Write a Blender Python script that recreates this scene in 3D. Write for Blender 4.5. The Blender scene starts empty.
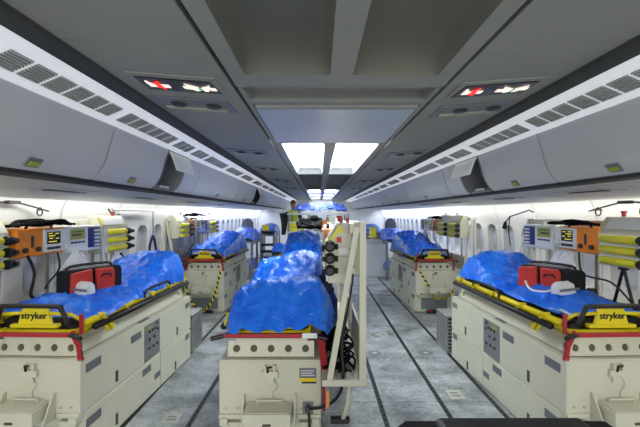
import bpy, bmesh, math, random
from mathutils import Vector, Matrix, noise
random.seed(7)
S = bpy.context.scene
COL = S.collection
R = math.radians
CAMZ = 1.66; CX = 0.09            # camera height, cabin centre line (camera stands at x=0,y=0)
PI = math.pi

# ------------------------------------------------------------------ materials
def lin(c):
    return tuple(((v/255)/12.92 if v/255 <= .04045 else ((v/255+.055)/1.055)**2.4) for v in c)
MATS = {}
def mat(name, rgb, rough=.5, metal=0., var=.08, scale=6., emit=0., bump=0., bscale=40., spec=.5, coat=0.):
    m = bpy.data.materials.new(name); m.use_nodes = True
    nt = m.node_tree; b = nt.nodes['Principled BSDF']
    c = lin(rgb)
    b.inputs['Roughness'].default_value = rough; b.inputs['Metallic'].default_value = metal
    b.inputs['Specular IOR Level'].default_value = spec
    if coat: b.inputs['Coat Weight'].default_value = coat; b.inputs['Coat Roughness'].default_value = .15
    tc = nt.nodes.new('ShaderNodeTexCoord')
    if var:
        n = nt.nodes.new('ShaderNodeTexNoise'); n.inputs['Scale'].default_value = scale; n.inputs['Detail'].default_value = 5
        nt.links.new(tc.outputs['Object'], n.inputs['Vector'])
        r = nt.nodes.new('ShaderNodeValToRGB')
        r.color_ramp.elements[0].position = .3; r.color_ramp.elements[1].position = .7
        r.color_ramp.elements[0].color = tuple(v*(1-var) for v in c)+(1,)
        r.color_ramp.elements[1].color = tuple(min(1, v*(1+var*.6)) for v in c)+(1,)
        nt.links.new(n.outputs['Fac'], r.inputs['Fac']); nt.links.new(r.outputs['Color'], b.inputs['Base Color'])
    else:
        b.inputs['Base Color'].default_value = c+(1,)
    if emit:
        b.inputs['Emission Color'].default_value = c+(1,); b.inputs['Emission Strength'].default_value = emit
    if bump:
        n2 = nt.nodes.new('ShaderNodeTexNoise'); n2.inputs['Scale'].default_value = bscale; n2.inputs['Detail'].default_value = 4
        nt.links.new(tc.outputs['Object'], n2.inputs['Vector'])
        bp = nt.nodes.new('ShaderNodeBump'); bp.inputs['Strength'].default_value = bump; bp.inputs['Distance'].default_value = .02
        nt.links.new(n2.outputs['Fac'], bp.inputs['Height']); nt.links.new(bp.outputs['Normal'], b.inputs['Normal'])
    MATS[name] = m
    return m
M = MATS
mat('cream', (204, 203, 184), .42, var=.05, scale=3)
mat('cream_dark', (176, 174, 155), .5, var=.06)
mat('white_plastic', (222, 224, 222), .4, var=.04)
mat('hole', (92, 88, 62), .7, var=.2)
mat('grey_plate', (128, 130, 134), .4, .3, var=.1, scale=20)
mat('vent_grey', (112, 114, 122), .5, .2, var=.1)
mat('slot_dark', (70, 66, 52), .6)
mat('black', (22, 22, 25), .45, var=.15)
mat('black_soft', (28, 28, 32), .8, var=.25, bump=.2, spec=.25)
mat('black_matt', (16, 16, 18), .9, var=.2, spec=.1)
mat('rubber', (38, 38, 42), .6)
mat('yellow', (228, 208, 20), .4, var=.06)
mat('yellow_pale', (232, 222, 46), .45, var=.1)
mat('red', (168, 34, 44), .45, var=.1)
mat('red_case', (196, 50, 42), .5, var=.12)
mat('red_strap', (150, 26, 36), .8, var=.15, bump=.2)
mat('orange', (244, 140, 20), .4, var=.05)
mat('screen_black', (18, 22, 18), .2, var=0)
mat('screen_green', (120, 130, 60), .3, var=.3, scale=60, emit=.35)
mat('screen_lines', (225, 215, 60), .3, var=0, emit=.6)
mat('blue_slot', (24, 40, 120), .35, var=.2)
mat('navy', (24, 32, 78), .7, var=.2)
mat('device_white', (224, 227, 228), .4, var=.04)
mat('steel', (165, 167, 166), .4, .4, var=.12)
mat('dark_metal', (62, 64, 66), .45, .5, var=.15)
mat('grey_paint', (120, 124, 132), .5, var=.1)
mat('grey_seat', (92, 95, 102), .75, var=.12, bump=.2)
mat('white_sheet', (226, 229, 233), .7, var=.05, bump=.3, bscale=18)
mat('paper', (232, 234, 234), .7, var=.03)
mat('label_grey', (116, 116, 124), .4, var=.08)
mat('ceil_panel', (150, 151, 144), .55, var=.05, scale=2)
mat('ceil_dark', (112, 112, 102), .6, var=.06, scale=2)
mat('ceil_alu', (196, 207, 224), .4, 0, var=.05, scale=1.5)
mat('gap', (26, 26, 26), .7, var=.1)
mat('cove', (62, 63, 62), .6, var=.1)
mat('valance', (228, 230, 236), .5, var=.02, emit=.46)  # glow put into the material, standing in for cove lamps
mat('louvre', (150, 150, 142), .6, var=.1)
mat('bin_door', (198, 199, 205), .42, var=.03, scale=1.5)
mat('bin_inside', (128, 130, 134), .6, var=.06)
mat('bin_dark', (34, 34, 36), .7, var=.1)
mat('psu', (186, 188, 188), .5, var=.04)
mat('lining', (226, 227, 224), .5, var=.03, scale=1.5)
mat('reveal', (176, 178, 180), .55, var=.04)
mat('shade', (196, 202, 214), .55, var=.05)
mat('light_panel', (240, 247, 252), .5, var=0, emit=17)
mat('sign_black', (14, 8, 8), .25, var=.1)
mat('sign_white', (255, 236, 222), .4, var=0, emit=.9)
mat('sign_red', (240, 44, 30), .4, var=0, emit=1.0)
mat('sign_green', (30, 160, 110), .4, var=0, emit=.9)
mat('lime', (164, 172, 60), .5, var=.1)
mat('skin', (150, 108, 84), .6, var=.1)
mat('hair', (78, 56, 42), .7, var=.2)
mat('vest', (206, 220, 70), .7, var=.1)
mat('trousers', (36, 42, 66), .8, var=.15)
mat('olive', (44, 50, 42), .8, var=.2)
mat('rail', (64, 66, 64), .45, .4, var=.4, scale=60)
mat('placard', (196, 194, 182), .5, var=.12)
mat('disc', (132, 138, 140), .4, .3, var=.1)

def blue_material(name, a, bcol):
    m = bpy.data.materials.new(name); m.use_nodes = True
    nt = m.node_tree; b = nt.nodes['Principled BSDF']
    b.inputs['Roughness'].default_value = .28
    tc = nt.nodes.new('ShaderNodeTexCoord')
    n = nt.nodes.new('ShaderNodeTexNoise'); n.inputs['Scale'].default_value = 5; n.inputs['Detail'].default_value = 6; n.inputs['Distortion'].default_value = 1.2
    r = nt.nodes.new('ShaderNodeValToRGB')
    r.color_ramp.elements[0].position = .3; r.color_ramp.elements[0].color = lin(a)+(1,)
    r.color_ramp.elements[1].position = .75; r.color_ramp.elements[1].color = lin(bcol)+(1,)
    nt.links.new(tc.outputs['Object'], n.inputs['Vector']); nt.links.new(n.outputs['Fac'], r.inputs['Fac'])
    nt.links.new(r.outputs['Color'], b.inputs['Base Color'])
    v = nt.nodes.new('ShaderNodeTexVoronoi'); v.inputs['Scale'].default_value = 8; v.feature = 'SMOOTH_F1'
    n3 = nt.nodes.new('ShaderNodeTexNoise'); n3.inputs['Scale'].default_value = 15; n3.inputs['Detail'].default_value = 5; n3.inputs['Distortion'].default_value = 1.5
    ad = nt.nodes.new('ShaderNodeMath'); ad.operation = 'ADD'
    nt.links.new(tc.outputs['Object'], v.inputs['Vector']); nt.links.new(tc.outputs['Object'], n3.inputs['Vector'])
    nt.links.new(v.outputs['Distance'], ad.inputs[0]); nt.links.new(n3.outputs['Fac'], ad.inputs[1])
    bp = nt.nodes.new('ShaderNodeBump'); bp.inputs['Strength'].default_value = .42; bp.inputs['Distance'].default_value = .035
    nt.links.new(ad.outputs[0], bp.inputs['Height']); nt.links.new(bp.outputs['Normal'], b.inputs['Normal'])
    MATS[name] = m
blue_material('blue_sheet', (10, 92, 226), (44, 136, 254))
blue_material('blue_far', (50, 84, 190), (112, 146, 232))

def floor_material():
    m = bpy.data.materials.new('floor_plate'); m.use_nodes = True
    nt = m.node_tree; b = nt.nodes['Principled BSDF']; L = nt.links.new
    tc = nt.nodes.new('ShaderNodeTexCoord')
    n1 = nt.nodes.new('ShaderNodeTexNoise'); n1.inputs['Scale'].default_value = 2.2; n1.inputs['Detail'].default_value = 9; n1.inputs['Roughness'].default_value = .7
    n2 = nt.nodes.new('ShaderNodeTexNoise'); n2.inputs['Scale'].default_value = 26; n2.inputs['Detail'].default_value = 6
    L(tc.outputs['Object'], n1.inputs['Vector']); L(tc.outputs['Object'], n2.inputs['Vector'])
    r = nt.nodes.new('ShaderNodeValToRGB'); e = r.color_ramp.elements
    e[0].position = .36; e[0].color = lin((120, 126, 128))+(1,)
    e[1].position = .66; e[1].color = lin((206, 212, 214))+(1,)
    L(n1.outputs['Fac'], r.inputs['Fac'])
    r2 = nt.nodes.new('ShaderNodeValToRGB'); r2.color_ramp.elements[0].position = .33; r2.color_ramp.elements[0].color = (.55, .56, .56, 1)
    r2.color_ramp.elements[1].position = .52; r2.color_ramp.elements[1].color = (1, 1, 1, 1)
    L(n2.outputs['Fac'], r2.inputs['Fac'])
    mx = nt.nodes.new('ShaderNodeMix'); mx.data_type = 'RGBA'; mx.blend_type = 'MULTIPLY'; mx.inputs['Factor'].default_value = .7
    L(r.outputs['Color'], mx.inputs['A']); L(r2.outputs['Color'], mx.inputs['B']); L(mx.outputs['Result'], b.inputs['Base Color'])
    mr = nt.nodes.new('ShaderNodeMapRange'); mr.inputs['To Min'].default_value = .28; mr.inputs['To Max'].default_value = .55
    L(n1.outputs['Fac'], mr.inputs['Value']); L(mr.outputs['Result'], b.inputs['Roughness'])
    b.inputs['Metallic'].default_value = .15
    MATS['floor_plate'] = m
floor_material()

# ------------------------------------------------------------------ mesh builder
class MB:
    def __init__(s): s.v = []; s.f = []; s.m = []
    def add(s, vs, fs, mi=0):
        o = len(s.v); s.v += [tuple(v) for v in vs]; s.f += [tuple(i+o for i in f) for f in fs]; s.m += [mi]*len(fs); return s
    def box(s, x0, x1, y0, y1, z0, z1, mi=0):
        v = [(x0,y0,z0),(x1,y0,z0),(x1,y1,z0),(x0,y1,z0),(x0,y0,z1),(x1,y0,z1),(x1,y1,z1),(x0,y1,z1)]
        return s.add(v, [(0,3,2,1),(4,5,6,7),(0,1,5,4),(1,2,6,5),(2,3,7,6),(3,0,4,7)], mi)
    def obox(s, o, a, b, c, mi=0):
        o, a, b, c = map(Vector, (o, a, b, c))
        v = [o, o+a, o+a+b, o+b, o+c, o+a+c, o+a+b+c, o+b+c]
        fs = [(0,3,2,1),(4,5,6,7),(0,1,5,4),(1,2,6,5),(2,3,7,6),(3,0,4,7)]
        if a.cross(b).dot(c) < 0: fs = [f[::-1] for f in fs]
        return s.add(v, fs, mi)
    def prism_y(s, poly, y0, y1, mi=0):      # poly in x,z
        n = len(poly)
        v = [(p[0], y0, p[1]) for p in poly]+[(p[0], y1, p[1]) for p in poly]
        fs = [(i, (i+1) % n, n+(i+1) % n, n+i) for i in range(n)]
        return s.add(v, fs+[tuple(range(n))[::-1], tuple(range(n, 2*n))], mi)
    def prism_x(s, poly, x0, x1, mi=0):      # poly in y,z
        n = len(poly)
        v = [(x0, p[0], p[1]) for p in poly]+[(x1, p[0], p[1]) for p in poly]
        fs = [(i, (i+1) % n, n+(i+1) % n, n+i) for i in range(n)]
        return s.add(v, fs+[tuple(range(n))[::-1], tuple(range(n, 2*n))], mi)
    def tube(s, pts, r, n=8, mi=0, sub=0):
        pts = [Vector(p) for p in pts]
        if sub and len(pts) > 2: pts = smooth(pts, sub)
        rs = r if isinstance(r, (list, tuple)) else [r]*len(pts)
        rings = []; up = None
        for i, p in enumerate(pts):
            t = (pts[min(i+1, len(pts)-1)]-pts[max(i-1, 0)])
            t = t.normalized() if t.length > 1e-9 else Vector((0, 0, 1))
            if up is None:
                up = t.orthogonal().normalized()
            up = (up-t*up.dot(t)); up = up.normalized() if up.length > 1e-6 else t.orthogonal().normalized()
            w = t.cross(up)
            rings.append([p+(up*math.cos(2*PI*k/n)+w*math.sin(2*PI*k/n))*rs[i] for k in range(n)])
        v = [q for rg in rings for q in rg]; fs = []
        for i in range(len(rings)-1):
            for k in range(n):
                a = i*n+k; b = i*n+(k+1) % n
                fs.append((a, b, b+n, a+n))
        fs += [tuple(range(n))[::-1], tuple(range((len(rings)-1)*n, len(rings)*n))]
        return s.add(v, fs, mi)
    def ball(s, c, rx, ry=None, rz=None, n=12, mi=0):
        ry = ry or rx; rz = rz or rx; v = []; fs = []; m = n//2
        for i in range(m+1):
            th = PI*i/m
            for k in range(n):
                v.append((c[0]+rx*math.sin(th)*math.cos(2*PI*k/n), c[1]+ry*math.sin(th)*math.sin(2*PI*k/n), c[2]+rz*math.cos(th)))
        for i in range(m):
            for k in range(n):
                fs.append((i*n+k, (i+1)*n+k, (i+1)*n+(k+1) % n, i*n+(k+1) % n))
        return s.add(v, fs, mi)
    def ribbon(s, pts, wv, nseg=1, mats=(0,), th=.004):
        pts = [Vector(p) for p in pts]; wv = Vector(wv)
        for i in range(len(pts)-1):
            a, b = pts[i], pts[i+1]
            nrm = (b-a).cross(wv).normalized()*th
            sh = (b-a)*.45
            vs = [a-wv, b-wv, b+wv+sh*0, a+wv+sh*0]
            vs2 = [q+nrm for q in vs]
            s.add(vs+vs2, [(0,3,2,1),(4,5,6,7),(0,1,5,4),(1,2,6,5),(2,3,7,6),(3,0,4,7)], mats[i % len(mats)])
        return s
    def build(s, name, mats, parent=None, smooth=False, bevel=0., kind=None, loc=None, rot=None):
        me = bpy.data.meshes.new(name); me.from_pydata(s.v, [], s.f)
        ml = mats if isinstance(mats, (list, tuple)) else [mats]
        for q in ml: me.materials.append(MATS[q] if isinstance(q, str) else q)
        for p, mi in zip(me.polygons, s.m): p.material_index = mi; p.use_smooth = smooth
        bm = bmesh.new(); bm.from_mesh(me); bmesh.ops.recalc_face_normals(bm, faces=bm.faces); bm.to_mesh(me); bm.free()
        o = bpy.data.objects.new(name, me); COL.objects.link(o)
        if parent: o.parent = parent
        if loc: o.location = loc
        if rot is not None: o.rotation_euler = (0, 0, rot)
        if bevel:
            b = o.modifiers.new('bevel', 'BEVEL'); b.width = bevel; b.segments = 2; b.limit_method = 'ANGLE'; b.angle_limit = R(40)
        if kind: o['kind'] = kind
        return o
def smooth(pts, k):
    out = []; n = len(pts)
    for i in range(n-1):
        p0, p1, p2, p3 = pts[max(i-1, 0)], pts[i], pts[i+1], pts[min(i+2, n-1)]
        for j in range(k):
            t = j/k
            out.append(.5*((2*p1)+(p2-p0)*t+(2*p0-5*p1+4*p2-p3)*t*t+(3*p1-p0-3*p2+p3)*t**3))
    out.append(pts[-1]); return out
def thing(name, label, cat, loc=(0, 0, 0), rz=0., group=None):
    o = bpy.data.objects.new(name, None); COL.objects.link(o); o.empty_display_size = .1
    o.location = loc; o.rotation_euler = (0, 0, rz); o['label'] = label; o['category'] = cat
    if group: o['group'] = group
    return o
def tag(o, label, cat, group=None, kind=None):
    o['label'] = label; o['category'] = cat
    if group: o['group'] = group
    if kind: o['kind'] = kind
    return o
def kids(o): return [c for c in COL.objects if c.parent == o]
def dup(root, label, loc, rz=0., group=None, skip=(), first=False):
    if first: r = root
    else:
        r = root.copy(); COL.objects.link(r)
        def rec(src, dst):
            for c in kids(src):
                if c.name.split('.')[0] in skip: continue
                q = c.copy(); COL.objects.link(q); q.parent = dst; rec(c, q)
        rec(root, r)
    r.location = loc; r.rotation_euler = (0, 0, rz); r['label'] = label
    if group: r['group'] = group
    return r

def text_part(body, size, material, parent, matrix, name='lettering', ext=.002, bold=0.):
    cu = bpy.data.curves.new('t', 'FONT'); cu.body = body; cu.size = size; cu.align_x = 'CENTER'; cu.align_y = 'CENTER'; cu.extrude = ext; cu.offset = bold
    tmp = bpy.data.objects.new('t', cu); COL.objects.link(tmp)
    dg = bpy.context.evaluated_depsgraph_get(); dg.update()
    me = bpy.data.meshes.new_from_object(tmp.evaluated_get(dg)); me.transform(matrix)
    bpy.data.objects.remove(tmp); me.materials.clear(); me.materials.append(MATS[material])
    o = bpy.data.objects.new(name, me); COL.objects.link(o); o.parent = parent
    return o

Y0, Y1 = -1.6, 17.6
ORD = ['nearest', 'second', 'third', 'fourth', 'fifth', 'sixth', 'seventh', 'eighth', 'ninth', 'tenth', 'eleventh', 'twelfth', 'thirteenth', 'fourteenth', 'fifteenth', 'sixteenth']

# ------------------------------------------------------------------ setting: floor
f = MB(); fx0, fx1 = CX-2.42, CX+2.42
seams = [-1.6, -.3, 1.1, 2.5, 3.7, 4.83, 6.2, 7.16, 8.6, 10, 11.4, 12.8, 14.2, 15.8, 17.6]
rails_x = [-2.1, -1.53, -1.02, -.5, .534, 1.07, 1.53, 2.1]
xs = [fx0]+rails_x+[fx1]
for i in range(len(xs)-1):
    for j in range(len(seams)-1):
        f.box(xs[i]+.004, xs[i+1]-.004, seams[j]+.004, seams[j+1]-.004, -.03, 0)
f.box(fx0, fx1, Y0, Y1, -.06, -.022, 1)
f.build('floor', ['floor_plate', 'gap'], kind='structure')
k = 1
for x in rails_x:
    m = MB(); m.box(x-.02, x+.02, Y0, Y1, -.02, .003)
    for yy in [i*.075 for i in range(int(Y0/.075), 140)]:
        m.tube([(x, yy, .003), (x, yy, .0045)], .011, 8, 1)
    m.build('trim_%d' % k, ['rail', 'gap'], kind='structure'); k += 1
# floor marks
def plac(x, y, w, l, lab):
    m = MB(); m.box(x-w/2, x+w/2, y-l/2, y+l/2, .0005, .0035); m.box(x-w*.32, x+w*.32, y-l*.2, y-l*.08, .0035, .004, 1); m.box(x-w*.32, x+w*.2, y+l*.08, y+l*.2, .0035, .004, 1)
    tag(m.build('floor_placard', ['placard', 'label_grey']), lab, 'sign')
plac(-1.19, 3.4, .13, .16, 'small pale rectangular plate on the floor beside near left white base unit')
plac(1.25, 3.85, .13, .2, 'pale rectangular plate on the floor of right aisle beside near right base unit')
plac(1.1-.22, 5.75, .12, .2, 'pale rectangular plate on the floor of right aisle before the farther row')
def disc(x, y, r, lab):
    m = MB(); m.tube([(x, y, .0005), (x, y, .003)], r, 20); m.tube([(x, y, .003), (x, y, .004)], r*.35, 12, 1)
    tag(m.build('floor_hatch_cover', ['disc', 'placard']), lab, 'hatch')
disc(1.27, 5.0, .085, 'round grey floor cover in the right aisle, right of the dark rail')
disc(.66, 5.0, .085, 'round grey floor cover in the right aisle, left of the dark rail')
disc(.8, 5.75, .1, 'darker round floor cover in the right aisle, farther of the left pair')

# ------------------------------------------------------------------ setting: walls with window recesses
prof = [(2.36, 0.0), (2.47, .3), (2.56, .65), (2.61, .92), (2.615, 1.2), (2.59, 1.5), (2.53, 1.72), (2.49, 1.80)]
ZB, ZT = 3, 5     # window rows: between profile index 3 (.92) and 5 (1.5)
PITCH = .56
def wall(side):
    m = MB(); nb = int((Y1-Y0)/PITCH); wins = []
    ybr = []
    for b in range(nb):
        y = Y0+b*PITCH; ybr += [(y, y+.12, False), (y+.12, y+.46, True), (y+.46, y+PITCH, False)]
    ybr.append((Y0+nb*PITCH, Y1, False))
    for a, b, w in ybr:
        for i in range(len(prof)-1):
            if w and ZB <= i < ZT: continue
            p, q = prof[i], prof[i+1]
            m.add([(CX+side*p[0], a, p[1]), (CX+side*p[0], b, p[1]), (CX+side*q[0], b, q[1]), (CX+side*q[0], a, q[1])], [(0, 1, 2, 3)])
        if w: wins.append((a, b))
    # panel joint ribs every bay
    for b in range(0, nb, 2):
        y = Y0+b*PITCH
        for i in range(len(prof)-1):
            p, q = prof[i], prof[i+1]
            m.add([(CX+side*(p[0]-.006), y-.008, p[1]), (CX+side*(p[0]-.006), y+.008, p[1]), (CX+side*(q[0]-.006), y+.008, q[1]), (CX+side*(q[0]-.006), y-.008, q[1])], [(0, 1, 2, 3)], 1)
    m.build('wall_left' if side < 0 else 'wall_right', ['lining', 'psu'], kind='structure')
    return wins
def rrect(w, h, r, n=5):
    pts = []
    for cx, cy, a0 in ((w/2-r, h/2-r, 0), (-w/2+r, h/2-r, 90), (-w/2+r, -h/2+r, 180), (w/2-r, -h/2+r, 270)):
        for k in range(n+1):
            a = R(a0+90*k/n); pts.append((cx+r*math.cos(a), cy+r*math.sin(a)))
    return pts
wn = 1
for side in (-1, 1):
    for a, b in wall(side):
        if a < 1.5: 
            pass
        yc = (a+b)/2; zc = 1.21; w, h = b-a, .58
        m = MB()
        # outer rectangular opening -> rounded reveal -> pane
        outer = rrect(w+.01, h+.01, .004); rim = rrect(w-.012, h-.012, .12); inn = rrect(w-.1, h-.12, .09)
        def P(pt, depth):
            z = zc+pt[1]
            # follow wall profile
            for i in range(len(prof)-1):
                if prof[i][1] <= z <= prof[i+1][1]:
                    t = (z-prof[i][1])/(prof[i+1][1]-prof[i][1]); x = prof[i][0]*(1-t)+prof[i+1][0]*t; break
            return (CX+side*(x+depth), yc+pt[0], z)
        n = len(outer)
        vs = [P(p, 0) for p in outer]+[P(p, .002) for p in rim]+[P(p, .075) for p in inn]
        fs = [(i, (i+1) % n, n+(i+1) % n, n+i) for i in range(n)]
        m.add(vs, fs, 0)
        m.add(vs, [(n+i, n+(i+1) % n, 2*n+(i+1) % n, 2*n+i) for i in range(n)], 1)
        o = m.build('window_%d' % wn, ['lining', 'reveal'], kind='structure')
        g = MB(); ring = [P(p, .075) for p in inn]
        g.add(ring, [tuple(range(n))], 0)
        for j in range(5):
            zz = -.2+.1*j
            g.add([P((-w/2+.06, zz), .073), P((w/2-.06, zz), .073), P((w/2-.06, zz+.006), .071), P((-w/2+.06, zz+.006), .071)], [(0, 1, 2, 3)], 1)
        g.build('shade', ['shade', 'reveal'], parent=o)
        wn += 1
# skirting
for side, nm in ((-1, 'left'), (1, 'right')):
    m = MB(); m.obox((CX+side*2.34, Y0, 0), (0, Y1-Y0, 0), (side*.03, 0, .1), (side*-.02, 0, 0)); m.build('baseboard_'+nm, 'grey_paint', kind='structure')
    # long pale dado ledge below the windows
    m = MB(); m.box(CX+side*2.56-.03, CX+side*2.56+.03, Y0, Y1, .80, .835); m.build('trim_%d' % k, 'psu', kind='structure', bevel=.006); k += 1
# far bulkhead
m = MB(); m.box(CX-2.6, CX+2.6, Y1, Y1+.05, 0, 2.4); m.build('wall_back', 'lining', kind='structure')
m = MB(); m.box(CX-.45, CX+.45, Y1-.04, Y1, 0, 1.95); m.box(CX-.03, CX-.01, Y1-.06, Y1-.04, .9, 1.1, 1); m.build('door_1', ['psu', 'dark_metal'], kind='structure', bevel=.01)

# ------------------------------------------------------------------ setting: ceiling
def hz(h): return CAMZ+h
for side, nm in ((-1, 'left'), (1, 'right')):
    m = MB()
    cuts = [Y0, -.2, 1.02, 1.42, 2.35, 3.6, 4.9, 6.2, 7.5, 8.8, 10.1, 11.4, 12.7, 14, 15.3, Y1]
    for a, b in zip(cuts, cuts[1:]):
        m.prism_y([(CX+side*.466, hz(.55)), (CX+side*.965, hz(.588)), (CX+side*.965, hz(.62)), (CX+side*.466, hz(.60))], a+.003, b-.003)
    m.build('ceiling_panel_'+nm, 'ceil_panel', kind='structure', bevel=.004)
    m = MB(); m.prism_y([(CX+side*.44, hz(.60)), (CX+side*1.03, hz(.63)), (CX+side*1.03, hz(.66)), (CX+side*.44, hz(.66))], Y0, Y1)
    m.build('ceiling_void_'+nm, 'gap', kind='structure')
    m = MB(); m.prism_y([(CX+side*.962, hz(.60)), (CX+side*.972, hz(.572)), (CX+side*.995, hz(.552)), (CX+side*1.012, hz(.546)), (CX+side*1.012, hz(.62))], Y0, Y1)
    m.build('trim_%d' % k, 'cove', kind='structure', smooth=False); k += 1
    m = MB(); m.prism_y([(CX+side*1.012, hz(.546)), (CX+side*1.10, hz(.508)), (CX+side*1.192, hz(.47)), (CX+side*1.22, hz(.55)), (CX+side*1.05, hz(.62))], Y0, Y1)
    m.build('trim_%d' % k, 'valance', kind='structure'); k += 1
    # underside service channel
    m = MB(); m.prism_y([(CX+side*1.562, hz(.205)), (CX+side*1.57, hz(.178)), (CX+side*2.05, hz(.158)), (CX+side*2.46, hz(.125)), (CX+side*2.5, hz(.14)), (CX+side*2.5, hz(.18)), (CX+side*1.562, hz(.22))], Y0, Y1)
    for j in range(16):
        y = .35+j*1.12
        m.obox((CX+side*1.6, y, hz(.1765)), (side*.45, 0, -.0187), (0, .006, 0), (0, 0, .002), 1)
    m.build('ceiling_channel_'+nm, ['psu', 'gap'], kind='structure', bevel=0)

def coffer(ya, yb, pit, name, lit=False, ends=.08):
    """centre ceiling section with two troughs"""
    m = MB(); z0 = hz(.55); zt = hz(.55+pit)
    pits = [(-.385, -.045), (.045, .385)]
    e = ends; n = 7
    xs_ = [-.447, -.385, -.045, .045, .385, .447]
    for i in range(5):
        a, b = xs_[i], xs_[i+1]
        if i in (1, 3):
            m.add([(CX+a, ya, z0), (CX+b, ya, z0), (CX+b, ya+.05, z0), (CX+a, ya+.05, z0)], [(0, 1, 2, 3)])
            m.add([(CX+a, yb-.05, z0), (CX+b, yb-.05, z0), (CX+b, yb, z0), (CX+a, yb, z0)], [(0, 1, 2, 3)])
            # trough: grid with rounded sides
            NX, NY = 14, 24; vs = []
            for p in range(NX+1):
                for q in range(NY+1):
                    u = p/NX; v = q/NY
                    x = a+(b-a)*u; y = ya+.05+(yb-ya-.1)*(v if True else v)
                    du = min(u, 1-u)*(b-a); dv0 = v*(yb-ya-.1); dv1 = (1-v)*(yb-ya-.1)
                    def ss(d, w): t = min(1, d/w); return math.sqrt(max(0, 1-(1-t)**2))
                    zz = z0+pit*ss(du, .06)*ss(dv0, e)*ss(dv1, e*1.2)
                    vs.append((CX+x, y, zz))
            # re-space rows so ends have resolution
            for p in range(NX+1):
                for q in range(NY+1):
                    idx = p*(NY+1)+q; v = q/NY; L_ = yb-ya-.1
                    if q <= 8: d = e*1.3*(q/8)
                    elif q >= NY-8: d = L_-e*1.3*((NY-q)/8)
                    else: d = e*1.3+(L_-2.6*e)*((q-8)/(NY-16))
                    u = p/NX
                    uu = (.07*(p/4)/(b-a)) if p <= 4 else (1-.07*((NX-p)/4)/(b-a) if p >= NX-4 else .07/(b-a)+(1-.14/(b-a))*((p-4)/(NX-8)))
                    du = min(uu, 1-uu)*(b-a)
                    zz = z0+pit*ss(du, .06)*ss(d, e)*ss(L_-d, e*1.2)
                    vs[idx] = (CX+a+(b-a)*uu, ya+.05+d, zz)
            fs = [(p*(NY+1)+q, (p+1)*(NY+1)+q, (p+1)*(NY+1)+q+1, p*(NY+1)+q+1) for p in range(NX) for q in range(NY)]
            m.add(vs, fs, 1)
        else:
            m.add([(CX+a, ya, z0), (CX+b, ya, z0), (CX+b, yb, z0), (CX+a, yb, z0)], [(0, 1, 2, 3)])
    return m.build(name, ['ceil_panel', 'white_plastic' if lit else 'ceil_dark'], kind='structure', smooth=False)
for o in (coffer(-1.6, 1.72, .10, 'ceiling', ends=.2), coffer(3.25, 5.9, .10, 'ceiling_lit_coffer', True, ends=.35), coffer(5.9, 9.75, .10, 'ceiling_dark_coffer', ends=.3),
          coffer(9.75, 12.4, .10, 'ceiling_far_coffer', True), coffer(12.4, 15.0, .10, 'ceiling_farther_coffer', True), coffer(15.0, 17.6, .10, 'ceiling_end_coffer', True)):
    for p in o.data.polygons: p.use_smooth = p.material_index == 1
# rounded beam and flat access panel
m = MB(); m.prism_x([(1.72, hz(.55)), (1.78, hz(.545)), (1.85, hz(.555)), (1.95, hz(.60)), (2.1, hz(.60)), (2.1, hz(.64)), (1.72, hz(.64))], CX-.447, CX+.447)
m.build('ceiling_beam', 'ceil_panel', kind='structure')
m = MB()
for sx in (-1, 1): m.box(min(CX+sx*.425, CX+sx*.447), max(CX+sx*.425, CX+sx*.447), 1.85, 3.25, hz(.55), hz(.60))
m.box(CX-.425, CX+.425, 2.06, 2.12, hz(.55), hz(.6)); m.build('ceiling_panel_frame', 'ceil_panel', kind='structure')
m = MB(); m.box(CX-.418, CX+.418, 2.15, 3.235, hz(.545), hz(.565)); m.prism_x([(2.13, hz(.542)), (2.16, hz(.535)), (2.19, hz(.542)), (2.19, hz(.56)), (2.13, hz(.56))], CX-.415, CX+.415, 1)
t = tag(m.build('ceiling_access_panel', ['ceil_alu', 'ceil_panel'], bevel=.003), 'bluish grey flat metal panel in the centre of ceiling before the lit panels', 'panel')
m = MB(); m.box(CX-.45, CX+.45, Y0, Y1, hz(.72), hz(.74)); m.build('ceiling_top', 'gap', kind='structure')
# light diffusers
mat('light_panel_far', (232, 240, 252), .5, var=0, emit=8)
def cl(y0, y1, label_row, group=None):
    for sx, sd in ((-1, 'left'), (1, 'right')):
        t = thing('ceiling_light', '%s half of the %s lit white ceiling panel pair' % (sd, label_row), 'ceiling light', (CX+sx*.215, (y0+y1)/2, hz(.622)), 0, 'lit ceiling panels over the centre')
        w = .152; l = (y1-y0)/2
        d = MB(); d.box(-w, w, -l+.02, l-.02, .004, .016); d.build('diffuser', 'light_panel' if y0 < 8 else 'light_panel_far', t)
        g = MB(); g.box(-w-.006, -w, -l, l, 0, .018); g.box(w, w+.006, -l, l, 0, .018); g.box(-w, w, -l, -l+.02, 0, .018); g.box(-w, w, l-.02, l, 0, .018); g.build('frame', 'psu', t)
cl(3.34, 5.74, 'nearest'); cl(9.86, 12.25, 'second'); cl(12.5, 14.85, 'third'); cl(15.1, 17.4, 'farthest')

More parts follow.
